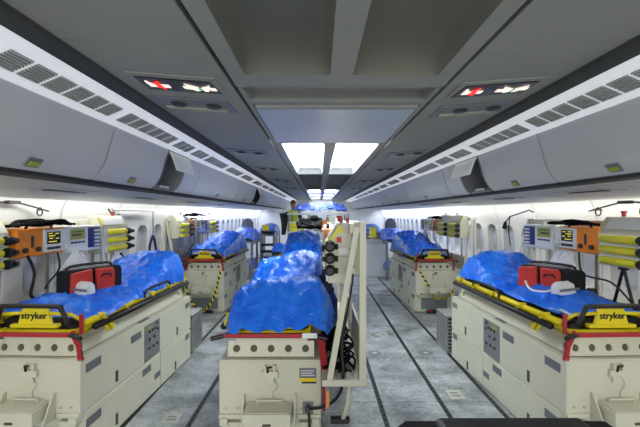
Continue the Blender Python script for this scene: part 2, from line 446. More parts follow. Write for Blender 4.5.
# ------------------------------------------------------------------ lit cabin signs
def make_sign(label, x, y, side):
    z = hz(.55)+(abs(x-CX)-.466)*.076
    t = thing('cabin_sign', label, 'sign', (x, y, z), 0, 'lit cabin signs')
    sl = .076*side                                     # ceiling slope
    def q(u, v, d=0): return (u, v*1.55, u*sl-d)
    def slab(pts, d0, d1, mm):
        n = len(pts); vs = [q(a, b, d0) for a, b in pts]+[q(a, b, d1) for a, b in pts]
        mm.add(vs, [tuple(range(n)), tuple(range(n, 2*n))]+[(i, (i+1) % n, n+(i+1) % n, n+i) for i in range(n)])
    W, L = .165, .055
    h = MB(); slab([(-W-.02, -L-.03), (W+.02, -L-.03), (W+.02, L+.03), (-W-.02, L+.03)], 0, .006, h); h.build('housing', 'ceil_panel', t, bevel=.004)
    h = MB(); slab([(-W, -L), (W-.012*(side < 0), -L), (W, L), (-W+.0, L)] if side < 0 else [(-W+.012, -L), (W, -L), (W, L), (-W, L)], .006, .010, h); h.build('display', 'sign_black', t)
    # local v: +y is away from the camera and lower in the picture
    c = MB()
    slab([(-.138, -.004), (-.048, -.004), (-.048, .022), (-.138, .022)], .010, .012, c)
    slab([(-.138, -.028), (-.128, -.032), (-.126, -.018), (-.118, -.014), (-.118, -.004), (-.138, -.004)], .010, .012, c)
    c.build('cigarette_symbol', 'sign_white', t)
    c = MB()
    for sgn in (1, -1):
        slab([(-.107, -.022*sgn), (-.096, -.028*sgn), (-.074, .034*sgn), (-.085, .04*sgn)], .012, .014, c)
    slab([(-.104, -.006), (-.078, -.006), (-.078, .02), (-.104, .02)], .012, .0145, c)
    c.build('cross_symbol', 'sign_red', t)
    c = MB()
    slab([(.015, -.005), (.05, -.002), (.05, .022), (.015, .018)], .010, .012, c)
    slab([(.032, -.032), (.055, -.02), (.084, -.006), (.084, .024), (.062, .032), (.046, .014)], .0115, .0135, c)
    slab([(.095, -.004), (.12, -.016), (.142, -.030), (.134, -.004), (.12, .026), (.1, .032)], .0115, .0135, c)
    slab([(.13, -.005), (.158, -.004), (.158, .02), (.13, .02)], .010, .012, c)
    c.build('belt_symbol', 'sign_white', t)
    c = MB(); slab([(.082, -.004), (.096, -.004), (.096, .018), (.082, .018)], .0135, .015, c); c.build('buckle_symbol', 'sign_green', t)
make_sign('lit no smoking and seat belt sign on the left ceiling panel', CX-.70, 1.84, -1)
make_sign('lit no smoking and seat belt sign on the right ceiling panel', CX+.70, 1.90, 1)

# ceiling service units (reading light / air nozzle panels)
def service_unit(label, x, y, side, w=.2, l=.09, nozz=2):
    z = hz(.55)+(abs(x-CX)-.466)*.076+.002
    t = thing('ceiling_service_unit', label, 'panel', (x, y, z), 0, 'ceiling service units')
    sl = .076*side
    b = MB(); b.obox((-w, -l, -w*sl), (2*w, 0, 2*w*sl), (0, 2*l, 0), (0, 0, -.010)); b.build('plate', 'grey_plate', t, bevel=.006)
    for j in range(nozz):
        u = -w*.35+j*w*.9
        MB().tube([(u, -l*.25, u*sl-.008), (u, -l*.25, u*sl-.022)], [.045, .03], 14).build('nozzle', 'dark_metal', t)
    b = MB(); b.obox((-w*.8, l*.25, -w*.8*sl-.010), (w*1.6, 0, w*1.6*sl), (0, l*.35, 0), (0, 0, -.008)); b.build('cover_strip', 'cream_dark', t)
    b = MB(); b.obox((-w*.25, l*.65, -w*.25*sl-.010), (w*.3, 0, w*.3*sl), (0, l*.2, 0), (0, 0, -.006)); b.build('marker', 'lime', t)
for side, sd in ((-1, 'left'), (1, 'right')):
    for j, (y, w, l) in enumerate(((2.2, .2, .13), (3.9, .18, .16), (5.3, .14, .1), (7.2, .16, .14), (9.4, .16, .14))):
        service_unit('%s reading light and air nozzle unit on the %s ceiling panel' % (ORD[j], sd), CX+side*.74, y+(.1 if side > 0 else 0), side, w, l)

# ------------------------------------------------------------------ overhead bins
DC = [(1.192, .466), (1.208, .425), (1.224, .37), (1.240, .31), (1.260, .26), (1.288, .215), (1.318, .188), (1.33, .182)]
def overhead_bin(side, a, b, label, opened=False, latch=True, group=None, dark=False):
    yc = (a+b)/2; hl = (b-a)/2-.006
    t = thing('overhead_bin', label, 'overhead bin', (CX+side*1.4, yc, hz(.2)), 0, group)
    def P(p): return (side*(p[0]-1.4), p[1]-.2)
    if not opened:
        m = MB(); inner = [P((p[0]+.012, p[1]+.012)) for p in DC]
        m.prism_y(inner+[P((1.62, .245)), P((2.2, .33)), P((1.26, .56))], -hl, hl); m.build('body', 'bin_dark', t)
        d = MB()
        o_ = [P(p) for p in DC]; i_ = [P((p[0]+.011, p[1]+.011)) for p in DC][::-1]
        d.prism_y(o_+i_, -hl+.004, hl-.004); d.build('door', 'bin_door', t, bevel=0)
    else:
        m = MB()
        for yy0, yy1 in ((-hl, -hl+.015), (hl-.015, hl)):
            m.prism_y([P(p) for p in DC]+[P((1.62, .245)), P((2.05, .27)), P((1.9, .5)), P((1.22, .52))], yy0, yy1)
        m.prism_y([P((1.33, .182)), P((1.34, .20)), P((1.62, .255)), P((2.05, .27)), P((2.05, .262)), P((1.62, .245))], -hl, hl)
        m.prism_y([P((1.75, .26)), P((1.70, .50)), P((1.72, .50)), P((1.77, .26))], -hl, hl)
        m.prism_y([P((1.95, .48)), P((1.22, .50)), P((1.22, .52)), P((1.95, .50))], -hl, hl)
        m.build('body', 'bin_dark' if dark else 'bin_inside', t)
        # door swung up
        d = MB()
        pts = [(1.19-.055*s_-.02*s_*(1-s_), .462-.145*s_) for s_ in (0, .25, .5, .75, 1)]
        o_ = [P(p) for p in pts]; i_ = [P((p[0]+.012, p[1]+.004)) for p in pts][::-1]
        d.prism_y(o_+i_, -hl+.01, hl-.01); d.build('door', 'white_plastic', t)
        m = MB(); m.box(min(P((1.31, .2))[0], P((1.38, .2))[0]), max(P((1.31, .2))[0], P((1.38, .2))[0]), -.1, .1, -.005, .02); m.build('catch', 'steel', t, bevel=.006)
    if latch:
        l = MB(); c0 = P((1.274, .233)); c1 = P((1.304, .197))
        l.obox((c0[0]-side*.0, -.045, c0[1]-.0), (c1[0]-c0[0], 0, c1[1]-c0[1]), (0, .09, 0), (-side*.005, 0, -.004)); lo = l.build('latch', 'grey_paint', t, bevel=.003)
        l = MB(); l.obox((c0[0]+side*.002, -.033, c0[1]-.017), ((c1[0]-c0[0])*.45, 0, (c1[1]-c0[1])*.45), (0, .066, 0), (-side*.003, 0, -.003)); l.build('marker', 'lime', lo)
    m = MB(); m.prism_y([P((1.325, .180)), P((1.35, .168)), P((1.55, .176)), P((1.56, .2)), P((1.36, .2))], -hl, hl); m.build('lower_lip', 'bin_dark', t)
LB = [(.2, 1.24), (1.24, 2.28), (2.28, 3.09), (3.09, 3.56), (3.56, 3.98), (3.98, 5.9), (5.9, 7.5), (7.5, 8.15), (8.15, 9.6), (9.6, 11.2), (11.2, 13.2), (13.2, 15.6)]
RB = [(.4, 1.44), (1.44, 2.48), (2.48, 3.41), (3.41, 3.94), (3.94, 4.41), (4.41, 6.4), (6.4, 8.2), (8.2, 10.0), (10.0, 12), (12, 14), (14, 16), (16, 17.6)]
for side, lst, sd in ((-1, LB, 'left'), (1, RB, 'right')):
    nc = 0
    for j, (a, b) in enumerate(lst):
        if j == 3: overhead_bin(side, a, b, 'open overhead bin with raised flap on the %s side' % sd, True, False); continue
        if j == 7 and side < 0: overhead_bin(side, a, b, 'far open overhead bin with dark gap on the left side', True, False, dark=True); continue
        overhead_bin(side, a, b, '%s closed grey overhead bin from the camera on the %s side' % (ORD[nc], sd), group='closed overhead bins, %s side' % sd, latch=(b-a) > .5); nc += 1
# air grilles in the valance
GL = [(1.32, 2.10, 6), (2.17, 2.93, 6), (3.0, 3.34, 3), (3.42, 3.75, 3), (3.82, 4.56, 6), (4.7, 5.45, 6), (5.6, 6.35, 6), (6.6, 7.4, 6), (7.6, 8.4, 6), (8.6, 9.4, 6), (9.6, 10.4, 6), (10.6, 11.6, 6), (11.8, 12.8, 6)]
GR = [(1.3, 2.37, 8), (2.44, 3.25, 6), (3.37, 3.76, 3), (3.82, 4.22, 3), (4.3, 5.15, 6), (5.3, 6.15, 6), (6.35, 7.2, 6), (7.4, 8.2, 6), (8.4, 9.2, 6), (9.4, 10.2, 6), (10.4, 11.2, 6), (11.4, 12.4, 6), (12.6, 13.6, 6)]
for side, lst, sd in ((-1, GL, 'left'), (1, GR, 'right')):
    for j, (a, b, n) in enumerate(lst):
        p0 = Vector((1.066, 0, .5225)); d_ = Vector((.176, 0, -.075)).normalized(); nn = Vector((-.075, 0, -.176)).normalized()
        org = (CX+side*p0.x, (a+b)/2, hz(p0.z))
        t = thing('air_grille', '%s slotted air grille in the bright %s valance' % (ORD[j], sd), 'vent', org, 0, '%s valance air grilles' % sd)
        cw = (b-a)/n; w = .088
        for q_ in range(n):
            y = -(b-a)/2+q_*cw
            m = MB(); m.obox((side*nn.x*.001, y+.010, nn.z*.001), (side*d_.x*w, 0, d_.z*w), (0, cw-.020, 0), (side*nn.x*.002, 0, nn.z*.002))
            for s_ in range(7):
                o_ = d_*(w*(s_+.15)/7)
                m.obox((side*(o_.x+nn.x*.003), y+.010, o_.z+nn.z*.003), (side*d_.x*w*.055, 0, d_.z*w*.055), (0, cw-.020, 0), (side*nn.x*.004, 0, nn.z*.004), 1)
            m.build('louvre_panel', ['louvre', 'psu'], t)

# under-bin passenger service strips
def under_unit(label, side, y):
    t = thing('under_bin_unit', label, 'panel', (CX+side*1.88, y, hz(.167)), 0, 'service units under the bins')
    m = MB(); m.obox((-.1, -.28, side*.006), (.2, 0, -side*.011), (0, .56, 0), (0, 0, -.008)); m.build('plate', 'psu', t, bevel=.003)
    m = MB(); m.obox((-.035, -.24, side*.002-.008), (.05, 0, -side*.003), (0, .36, 0), (0, 0, -.006)); m.build('slot_strip', 'dark_metal', t)
    m = MB(); m.box(-.015, .015, .18, .21, -.012, -.008); m.build('lamp', 'red', t)
for side, sd in ((-1, 'left'), (1, 'right')):
    for j, y in enumerate((3.0, 4.4, 6.0, 7.8)):
        under_unit('%s reading unit under the %s overhead bins' % (ORD[j], sd), side, y+(.1 if side > 0 else 0))

# ------------------------------------------------------------------ PTU base unit (white cabinet that carries a stretcher)
HW = .33
def hole_panel(m, n, u0, u1, z0, z1, r, fn, mi=0):
    """strip of square cells each with a round hole; fn(u,z,d)->xyz"""
    cw = (u1-u0)/n; K = 16
    for c in range(n):
        uc = u0+cw*(c+.5); zc = (z0+z1)/2; outer = []; inn = []
        for q in range(K):
            a = 2*PI*(q+.5)/K; dx, dz = math.cos(a), math.sin(a)
            sc = min(cw/2/abs(dx) if abs(dx) > 1e-6 else 9, (z1-z0)/2/abs(dz) if abs(dz) > 1e-6 else 9)
            outer.append(fn(uc+dx*sc, zc+dz*sc, 0)); inn.append(fn(uc+dx*r, zc+dz*r, 0))
        back = [fn(uc+math.cos(2*PI*(q+.5)/K)*r, zc+math.sin(2*PI*(q+.5)/K)*r, .012) for q in range(K)]
        cor = [fn(uc+sx*cw/2, zc+sz*(z1-z0)/2, 0) for sx, sz in ((1, 1), (-1, 1), (-1, -1), (1, -1))]
        m.add(outer+inn+back, [(i, (i+1) % K, K+(i+1) % K, K+i) for i in range(K)]+[(K+i, K+(i+1) % K, 2*K+(i+1) % K, 2*K+i) for i in range(K)], mi)
        for ci, cc in enumerate(cor):
            i = {0: 1, 1: 5, 2: 9, 3: 13}[ci]
            m.add([outer[i], cc, outer[i+1]], [(0, 1, 2)], mi)
        m.add(back, [tuple(range(K))], mi+1)
PL = 2.1
def make_ptu():
    t = thing('stretcher_base_unit', '', 'cabinet')
    b = MB()
    b.box(-HW, HW, 0, PL, .35, .70); b.box(-HW+.0, HW-.0, .06, PL, .02, .335)
    b.box(-HW+.012, HW-.012, .07, PL-.01, .33, .36); b.box(-HW+.02, HW-.02, .08, PL-.03, 0, .03)
    b.build('body', 'cream', t, bevel=.006)
    r = MB(); r.box(-HW, -HW+.05, 0, PL, .70, .712); r.box(HW-.05, HW, 0, PL, .70, .712); r.box(-HW+.05, HW-.05, 0, .05, .70, .712); r.box(-HW+.05, HW-.05, PL-.05, PL, .70, .712)
    r.build('top_rim', 'cream', t, bevel=.003)
    h = MB()
    hole_panel(h, 5, -.285, .285, .716, .815, .0235, lambda u, z, d: (u, .045+(z-.70)*.25+d, z))
    for sx in (-1, 1):
        fn = lambda u, z, d: (sx*(.262-(z-.70)*.25-d), u, z)
        hole_panel(h, 1, .06, .22, .712, .81, .024, fn); hole_panel(h, 1, 1.88, 2.04, .712, .81, .024, fn)
        h.add([fn(.22, .712, 0), fn(1.88, .712, 0), fn(1.88, .81, 0), fn(.22, .81, 0)], [(0, 1, 2, 3)])
    h.add([(-.285, 2.04, .70), (.285, 2.04, .70), (.255, 2.02, .82), (-.255, 2.02, .82)], [(0, 1, 2, 3)])
    h.box(-.24, .24, .074, 2.02, .80, .83); h.build('stretcher_tray', ['cream', 'hole'], t)
    # front latch
    l = MB(); l.box(-.055, .055, -.028, 0, .60, .645); l.box(-.035, -.02, -.034, 0, .645, .685); l.box(.022, .04, -.034, 0, .645, .685); l.box(-.03, .03, -.02, 0, .56, .60)
    lo = l.build('latch', 'cream', t, bevel=.004)
    l = MB(); l.tube([(-.012, -.03, .64), (-.012, -.04, .675), (.015, -.045, .68)], .007, 8); l.build('latch_lever', 'black', lo)
    l = MB(); l.tube([(.02, -.02, .6), (.05, -.02, .55), (.02, -.015, .5), (.035, -.012, .44), (.075, -.02, .38)], .002, 5, sub=4); l.build('retaining_wire', 'steel', lo)
    # bolts
    for u, z in ((-.21, .40), (-.13, .40), (.2, .395), (-.1, .44), (.1, .44), (.12, .40), (.27, .40), (-.28, .40)):
        MB().tube([(u, 0, z), (u, -.006, z)], .008, 8).build('bolt', 'cream_dark', t)
    # step tray with gusset plates
    s = MB(); s.box(-.145, .145, -.19, -.005, .36, .445); s.box(-.128, .128, -.178, -.02, .445, .45)
    so = s.build('step_tray', 'cream', t, bevel=.004)
    s = MB()
    for x in (-.17, .16): MB().prism_x([(0, .33), (-.13, .33), (-.03, .49), (0, .50)], x, x+.01).build('gusset', 'cream', so)
    s = MB(); s.tube([(-.08, -.05, .445), (-.08, -.05, .47), (.08, -.05, .47), (.08, -.05, .445)], .007, 8); s.build('tray_handle', 'cream', so)
    s = MB(); s.box(-.025, .025, -.193, -.189, .375, .39); s.build('slot', 'slot_dark', so)
    # ledges at front
    for sg in (-1, 1):
        g = MB(); g.box(min(sg*.18, sg*HW), max(sg*.18, sg*HW), -.02, .06, .335, .365); g.box(min(sg*.27, sg*.32), max(sg*.27, sg*.32), -.04, .06, .30, .345); g.box(min(sg*.19, sg*.30), max(sg*.19, sg*.30), -.01, .06, .265, .31)
        g.build('front_ledge', 'cream', t, bevel=.005)
    g = MB(); g.box(-.22, .22, .045, .06, .06, .24); g.build('front_plate', 'grey_plate', t, bevel=.004)
    g = MB(); g.box(-.1, .1, -.03, .05, .005, .05); g.box(-.14, -.11, -.05, .05, .005, .035); g.box(.11, .14, -.05, .05, .005, .035); g.build('floor_lock', 'black', t, bevel=.004)
    g = MB(); g.box(-.13, -.06, -.04, .0, .02, .055); g.build('floor_lock_pedal', 'red', t, bevel=.004)
    for sx in (-1, 1):
        def pl(name, y0, y1, z0, z1, material, d=.004):
            m = MB(); m.box(min(sx*HW, sx*(HW+d)), max(sx*HW, sx*(HW+d)), y0, y1, z0, z1); return m.build(name, material, t, bevel=.0015)
        for y0, y1, z0, z1 in ((.06, .24, .60, .66), (.68, .86, .60, .66), (1.93, 2.06, .60, .655), (.06, .24, .23, .29), (.89, 1.05, .25, .31), (1.13, 1.25, .13, .18), (1.93, 2.05, .25, .31)):
            pl('vent_plate', y0, y1, z0, z1, 'vent_grey')
        for y0, z0 in ((.44, .385), (1.67, .385), (.44, .06), (1.62, .04)):
            pl('handle_slot', y0, y0+.035, z0, z0+.085, 'slot_dark')
        cp = pl('control_panel', .92, 1.24, .36, .675, 'grey_plate', .005)
        m = MB()
        for y, z in ((1.0, .6), (1.06, .6), (1.12, .6), (1.0, .53), (1.1, .53), (1.18, .58), (1.0, .45), (1.08, .45), (1.16, .45), (1.16, .64)):
            m.box(min(sx*(HW+.005), sx*(HW+.012)), max(sx*(HW+.005), sx*(HW+.012)), y, y+.02, z, z+.02)
        m.build('switch', 'black', cp)
        m = MB(); m.box(min(sx*(HW+.005), sx*(HW+.007)), max(sx*(HW+.005), sx*(HW+.007)), .96, 1.07, .625, .655); m.build('display', 'screen_green', cp)
        m = MB(); m.box(min(sx*HW, sx*(HW+.002)), max(sx*HW, sx*(HW+.002)), 1.262, 1.266, .03, .35); m.build('panel_seam', 'cream_dark', t)
        m = MB(); m.box(min(sx*(HW-.06), sx*(HW-.02)), max(sx*(HW-.06), sx*(HW-.02)), .9, 1.08, .712, .716); m.build('top_vent', 'vent_grey', t)
    # restraint bar and arms
    g = MB(); g.box(-.30, .30, -.055, -.03, .868, .896); g.build('restraint_bar', 'red', t, bevel=.005)
    for sx in (-1, 1):
        g = MB(); g.tube([(sx*.285, -.042, .882), (sx*.37, -.06, .865)], .015, 10); g.build('grip', 'black', t)
        g = MB(); g.tube([(sx*.295, -.035, .90), (sx*.315, .005, .80), (sx*.318, .02, .712)], .017, 4); g.tube([(sx*.318, .02, .72), (sx*.318, .02, .70)], .022, 10); g.build('restraint_arm', 'red', t)
        g = MB(); g.tube([(sx*.30, .06, .86), (sx*.30, .06, .99)], .014, 6); g.build('restraint_lever', 'red', t)
    return t

UNITS = {'L1': (-1.88, 2.74, R(-2)), 'R1': (1.935, 2.74, R(2.2)), 'C1': (-.317, 2.72, 0.), 'L2': (-1.92, 7.0, R(-2)), 'R2': (1.935, 7.0, R(2.2)), 'C2': (-.34, 7.0, 0.)}
WHERE = {'L1': 'near left', 'R1': 'near right', 'C1': 'near centre', 'L2': 'farther left', 'R2': 'farther right', 'C2': 'farther centre'}
def place(u, x=0, y=0, z=0):
    ox, oy, rz = UNITS[u]; c, s = math.cos(rz), math.sin(rz)
    return (ox+c*x-s*y, oy+s*x+c*y, z), rz
ptu = make_ptu(); firstp = True
for u in UNITS:
    loc, rz = place(u)
    if u == 'L1': r = dup(ptu, '', loc, rz, 'white stretcher base units', first=True)
    else: r = dup(ptu, '', loc, rz, 'white stretcher base units', skip=('restraint_arm', 'restraint_lever') if u == 'C1' else ())
    r['label'] = 'cream metal base cabinet with row of holes under the %s stretcher' % WHERE[u]

# stretchers
def make_stretcher():
    t = thing('stretcher', '', 'stretcher')
    z0 = .83
    f = MB()
    for sx in (-1, 1):
        f.tube([(sx*.24, .04, .87), (sx*.24, 2.0, .87)], .022, 8)
        f.tube([(sx*.30, .10, .925), (sx*.30, 2.0, .925)], .024, 8)
    for y in (.06, .5, 1.0, 1.5, 1.98): f.tube([(-.25, y, .872), (.25, y, .872)], .018, 8)
    for y in (.2, .75, 1.3, 1.85): 
        for sx in (-1, 1): f.box(min(sx*.22, sx*.25), max(sx*.22, sx*.25), y-.05, y+.05, .83, .86)
    f.build('frame', 'yellow', t, smooth=True)
    for sx in (-1, 1):
        s = MB(); s.tube([(sx*.335, .16, .885), (sx*.335, 1.98, .885)], .024, 10); 
        so = s.build('side_rail', 'black', t, smooth=True)
        for y in (.3, .62, 1.1, 1.5, 1.88): MB().tube([(sx*.335, y, .90), (sx*.33, y-.05, .95), (sx*.29, y-.05, .95)], .012, 6).build('rail_bracket', 'yellow', so)
        s = MB(); s.tube([(sx*.325, .95, .92), (sx*.325, 1.0, .985), (sx*.325, 1.45, .985), (sx*.325, 1.5, .92)], .011, 8, sub=4); s.build('side_guard', 'black', t, smooth=True)
        s = MB()
        for y in (.28, .34): s.tube([(sx*.30, y, .91), (sx*.335, y+.02, .85), (sx*.32, y+.08, .80), (sx*.30, y+.12, .86)], .011, 6, sub=4)
        s.build('release_lever', 'yellow', t, smooth=True)
    p = MB(); p.prism_y([(-.115, .925), (.115, .925), (.085, 1.03), (-.085, 1.03)], .03, .06); p.box(-.16, .16, .02, .07, .905, .93); 
    po = p.build('foot_panel', 'yellow', t, bevel=.006)
    for sg in (-1, 1): MB().tube([(sg*.28, .12, .925), (sg*.24, .05, .99), (sg*.08, .045, 1.0)], .012, 8).build('foot_tube', 'yellow', t, smooth=True)
    text_part('stryker', .06, 'black', po, Matrix.Translation((0, .028, .985)) @ Matrix.Rotation(R(90), 4, 'X'), bold=.0012)
    h = MB(); h.tube([(-.26, .16, .90), (-.245, .03, .92), (-.205, .0, 1.03), (-.17, -.005, 1.055), (.17, -.005, 1.055), (.205, .0, 1.03), (.245, .03, .92), (.26, .16, .90)], .0155, 10, sub=5); h.build('loop_handle', 'black', t, smooth=True)
    m = MB(); m.box(-.25, .25, .08, 1.98, .885, .955); m.build('mattress', 'black_soft', t, bevel=.02)
    return t
st = make_stretcher()
for u in UNITS:
    loc, rz = place(u)
    r = dup(st, 'yellow and black ambulance stretcher on the %s cream base' % WHERE[u], loc, rz, 'stretchers on the base units', first=(u == 'L1'), skip=('loop_handle', 'foot_tube') if u[0] == 'C' else ())

# blue covers
def cover(u, L, W, ztop, hem, seed, y0=.06, hemf=None, xs=0., matn='blue_sheet', amp=.03, nx=110, ny=64, label='', origin=None, group='blue plastic covers', front=.12, floorz=None):
    m = MB(); vs = []
    off = Vector((seed*3.17, seed*1.91, seed*.77))
    for i in range(nx+1):
        t = i/nx
        for j in range(ny+1):
            a = 2*j/ny-1; aa = abs(a); sg = 1 if a >= 0 else -1
            zt = ztop(t, a); hm = hem+(hemf(t, sg) if hemf else 0)+.03*noise.noise(Vector((t*5, sg*2+seed, 1)))
            if aa < .62:
                k_ = aa/.62; x = sg*k_*W/2*.84; z = zt-.05*k_**2.2; onside = 0
            else:
                k_ = (aa-.62)/.38; x = sg*W/2*(.84+.18*math.sin(k_*PI/2)); z = (zt-.05)*(1-k_**1.15)+hm*k_**1.15; onside = k_
            y = t*L
            # end drapes
            for e, d in ((t/front, -1), ((1-t)/(front*.7), 1)):
                if e < 1:
                    kk = 1-e; z = z*(1-kk**2)+min(z, hm+.02)*kk**2; y += d*-.02*math.sin(kk*PI); x *= 1-.1*kk*kk
            p = Vector((x*2.4, y*1.6, z*1.4))+off
            n1 = noise.noise(p*1.4); n2 = 1-2*abs(noise.noise(p*2.3)); n3 = 1.6*(1-abs(noise.noise(Vector((p.x*3.5+p.y*2.5, p.y*5-p.x*2, p.z*4)))))**5-.5+.8*(1-abs(noise.noise(Vector((p.x*6-p.y*3, p.y*7+p.x*3, p.z*7+4)))))**6
            n4 = noise.noise(p*9)
            d_ = amp*(.9*n1+.55*n2+.5*n3+.15*n4)
            nrm = Vector((sg*onside*.9, 0, 1-onside*.6))
            x += nrm.x*d_; z += nrm.z*d_*(.5 if onside > .8 else 1)
            y += .012*noise.noise(p*2.7+Vector((9, 9, 9)))
            if floorz is not None: z = max(z, floorz)
            vs.append((x+xs, y, z))
    fs = [(i*(ny+1)+j, (i+1)*(ny+1)+j, (i+1)*(ny+1)+j+1, i*(ny+1)+j+1) for i in range(nx) for j in range(ny)]
    m.add(vs, fs)
    if origin: loc, rz = origin
    else: loc, rz = place(u, 0, y0, 0)
    # shift so the object's origin sits at the hem level
    zb = min(v[2] for v in m.v); m.v = [(v[0], v[1], v[2]-zb) for v in m.v]
    o = m.build('blue_cover', matn, smooth=True, loc=(loc[0], loc[1], loc[2]+zb), rot=rz)
    tag(o, label, 'plastic sheet', group)
    return o
def lerp_tab(tab):
    def g(t):
        for (a, za), (b, zb) in zip(tab, tab[1:]):
            if t <= b:
                k_ = (t-a)/(b-a) if b > a else 0; k_ = k_*k_*(3-2*k_); return za+(zb-za)*k_
        return tab[-1][1]
    return g
pc = lerp_tab([(0, 1.13), (.12, 1.19), (.3, 1.17), (.42, 1.14), (.6, 1.25), (.78, 1.25), (1, 1.2)])
cover('C1', 1.95, .66, lambda t, a: pc(t)+.02*math.sin(a*3), .90, 1.0, y0=-.11, xs=.045, amp=.034, label='crumpled blue plastic sheet over the near centre stretcher, humped like a body')
pl_ = lerp_tab([(0, 1.03), (.2, 1.035), (.45, 1.04), (.62, 1.1), (.8, 1.24), (1, 1.25)])
cover('L1', 1.92, .62, lambda t, a: pl_(t)+(.05*max(0, -a) if t < .4 else 0), .95, 2.0, y0=.1, amp=.027, hemf=lambda t, s: (-.02 if s > 0 else .0), label='blue plastic sheet over the near left stretcher, carrying a red case')
pr_ = lerp_tab([(0, 1.0), (.15, 1.02), (.28, 1.07), (.4, 1.03), (.6, 1.1), (.82, 1.24), (1, 1.23)])
cover('R1', 1.92, .60, lambda t, a: pr_(t)+.02*a, .955, 5.0, y0=.1, amp=.027, hemf=lambda t, s: (.02 if s < 0 else -.01), label='blue plastic sheet over the near right stretcher, carrying a red case', xs=.02)
p2 = lerp_tab([(0, 1.05), (.2, 1.12), (.4, 1.13), (.6, 1.22), (.8, 1.28), (1, 1.24)])
cover('L2', 1.95, .64, lambda t, a: p2(t), .93, 7.0, y0=.03, amp=.03, label='blue plastic sheet over the farther left stretcher')
p3 = lerp_tab([(0, 1.02), (.2, 1.06), (.45, 1.13), (.7, 1.24), (.9, 1.28), (1, 1.24)])
cover('R2', 2.0, .66, lambda t, a: p3(t), .93, 9.0, y0=.03, amp=.03, label='blue plastic sheet over the farther right stretcher')
p4 = lerp_tab([(0, 1.1), (.3, 1.2), (.6, 1.28), (1, 1.28)])
cover('C2', 1.9, .66, lambda t, a: p4(t), .93, 11.0, y0=.03, xs=.04, amp=.034, label='blue plastic sheet over the farther centre stretcher, behind the near one')
# white under-sheet showing at near right foot end
m = MB()
vs = []; NX, NY = 20, 14
for i in range(NX+1):
    for j in range(NY+1):
        u, v = i/NX, j/NY
        vs.append((-.24+.1*v, .1+.75*u, .962+.012*noise.noise(Vector((u*6, v*5, 3)))+.01*(1-v)))
m.add(vs, [(i*(NY+1)+j, (i+1)*(NY+1)+j, (i+1)*(NY+1)+j+1, i*(NY+1)+j+1) for i in range(NX) for j in range(NY)])
loc, rz = place('R1'); tag(m.build('white_sheet', 'white_sheet', smooth=True, loc=loc, rot=rz), 'white sheet peeping out under blue cover on the near right stretcher', 'sheet')

# ------------------------------------------------------------------ side racks
def make_rack(s):
    t = thing('equipment_rack', '', 'rack')
    X = lambda v: s*v
    def bx(m, x0, x1, *a): m.box(min(X(x0), X(x1)), max(X(x0), X(x1)), *a)
    g = MB(); bx(g, .555, .595, -.25, -.205, .64, 1.61); g.build('post', 'cream', t, bevel=.004)
    g = MB(); bx(g, .52, .555, 1.98, 2.02, .66, 1.6); g.build('post', 'cream', t, bevel=.004)
    g = MB(); g.obox((X(.36), -.245, .66), (X(.035), 0, 0), (0, .035, 0), (X(.165), 0, .92)); g.build('brace', 'cream', t, bevel=.003)
    g = MB(); bx(g, .335, .60, -.25, 2.0, .64, .665); bx(g, .335, .60, -.255, -.235, .645, .68); g.build('tray', 'cream', t, bevel=.004)
    g = MB(); bx(g, .575, .59, -.2, 2.0, .665, .93); g.build('tray_wall', 'cream', t, bevel=.003)
    g = MB(); bx(g, .50, .53, -.22, 2.0, 1.54, 1.60); g.build('mounting_rail', 'cream', t, bevel=.004)
    g = MB(); bx(g, .50, .53, -.22, 2.0, 1.30, 1.34); g.build('mounting_rail', 'cream', t, bevel=.004)
    for y in (.2, .9, 1.6):
        g = MB(); bx(g, .53, .545, y, y+.04, .9, 1.58); g.build('rail_support', 'cream_dark', t)
    return t
racks = {1: make_rack(1), -1: make_rack(-1)}
RSIDE = {'L1': -1, 'L2': -1, 'R1': 1, 'R2': 1, 'C1': 1, 'C2': 1}
done = set()
for u, s in RSIDE.items():
    loc, rz = place(u)
    dup(racks[s], 'cream equipment rack frame along the outer side of the %s stretcher' % WHERE[u] if u[0] != 'C' else 'cream equipment rack frame on right of the %s stretcher' % WHERE[u], loc, rz, 'equipment racks', first=s not in done); done.add(s)
    
# oxygen cabinet: local origin at inner-bottom-centre, inner face toward -x*s
def make_cabinet(s):
    t = thing('oxygen_cabinet', '', 'cabinet')
    m = MB(); m.prism_y([(s*0, .0), (s*0, .27), (s*.07, .385), (s*.15, .385), (s*.15, 0)], -.27, .27); m.build('housing', 'cream', t, bevel=.008)
    m = MB(); a = Vector((s*.012, 0, .29)); d = Vector((s*.048, 0, .079)); n = Vector((-s*.115, 0, .07)).normalized()*.002
    m.obox((a.x+n.x, -.2, a.z+n.z), d, (0, .4, 0), n); m.build('instruction_label', 'paper', t)
    m = MB(); m.obox((a.x+n.x*2, -.25, a.z+n.z*2), d, (0, .04, 0), n); m.build('yellow_label', 'yellow_pale', t)
    m = MB(); m.tube([(s*.09, .1, .385), (s*.09, .1, .415)], .015, 8); m.tube([(s*.09, .1, .415), (s*.09, .1, .43)], .022, 8); m.build('valve_knob', 'red', t)
    m = MB()
    for z in (.045, .13, .215): m.prism_y([(0, z-.036), (-s*.012, z-.036), (-s*.012, z+.036), (0, z+.036)], -.24, .24)
    m.build('cylinder_pocket', 'device_white', t)
    return t
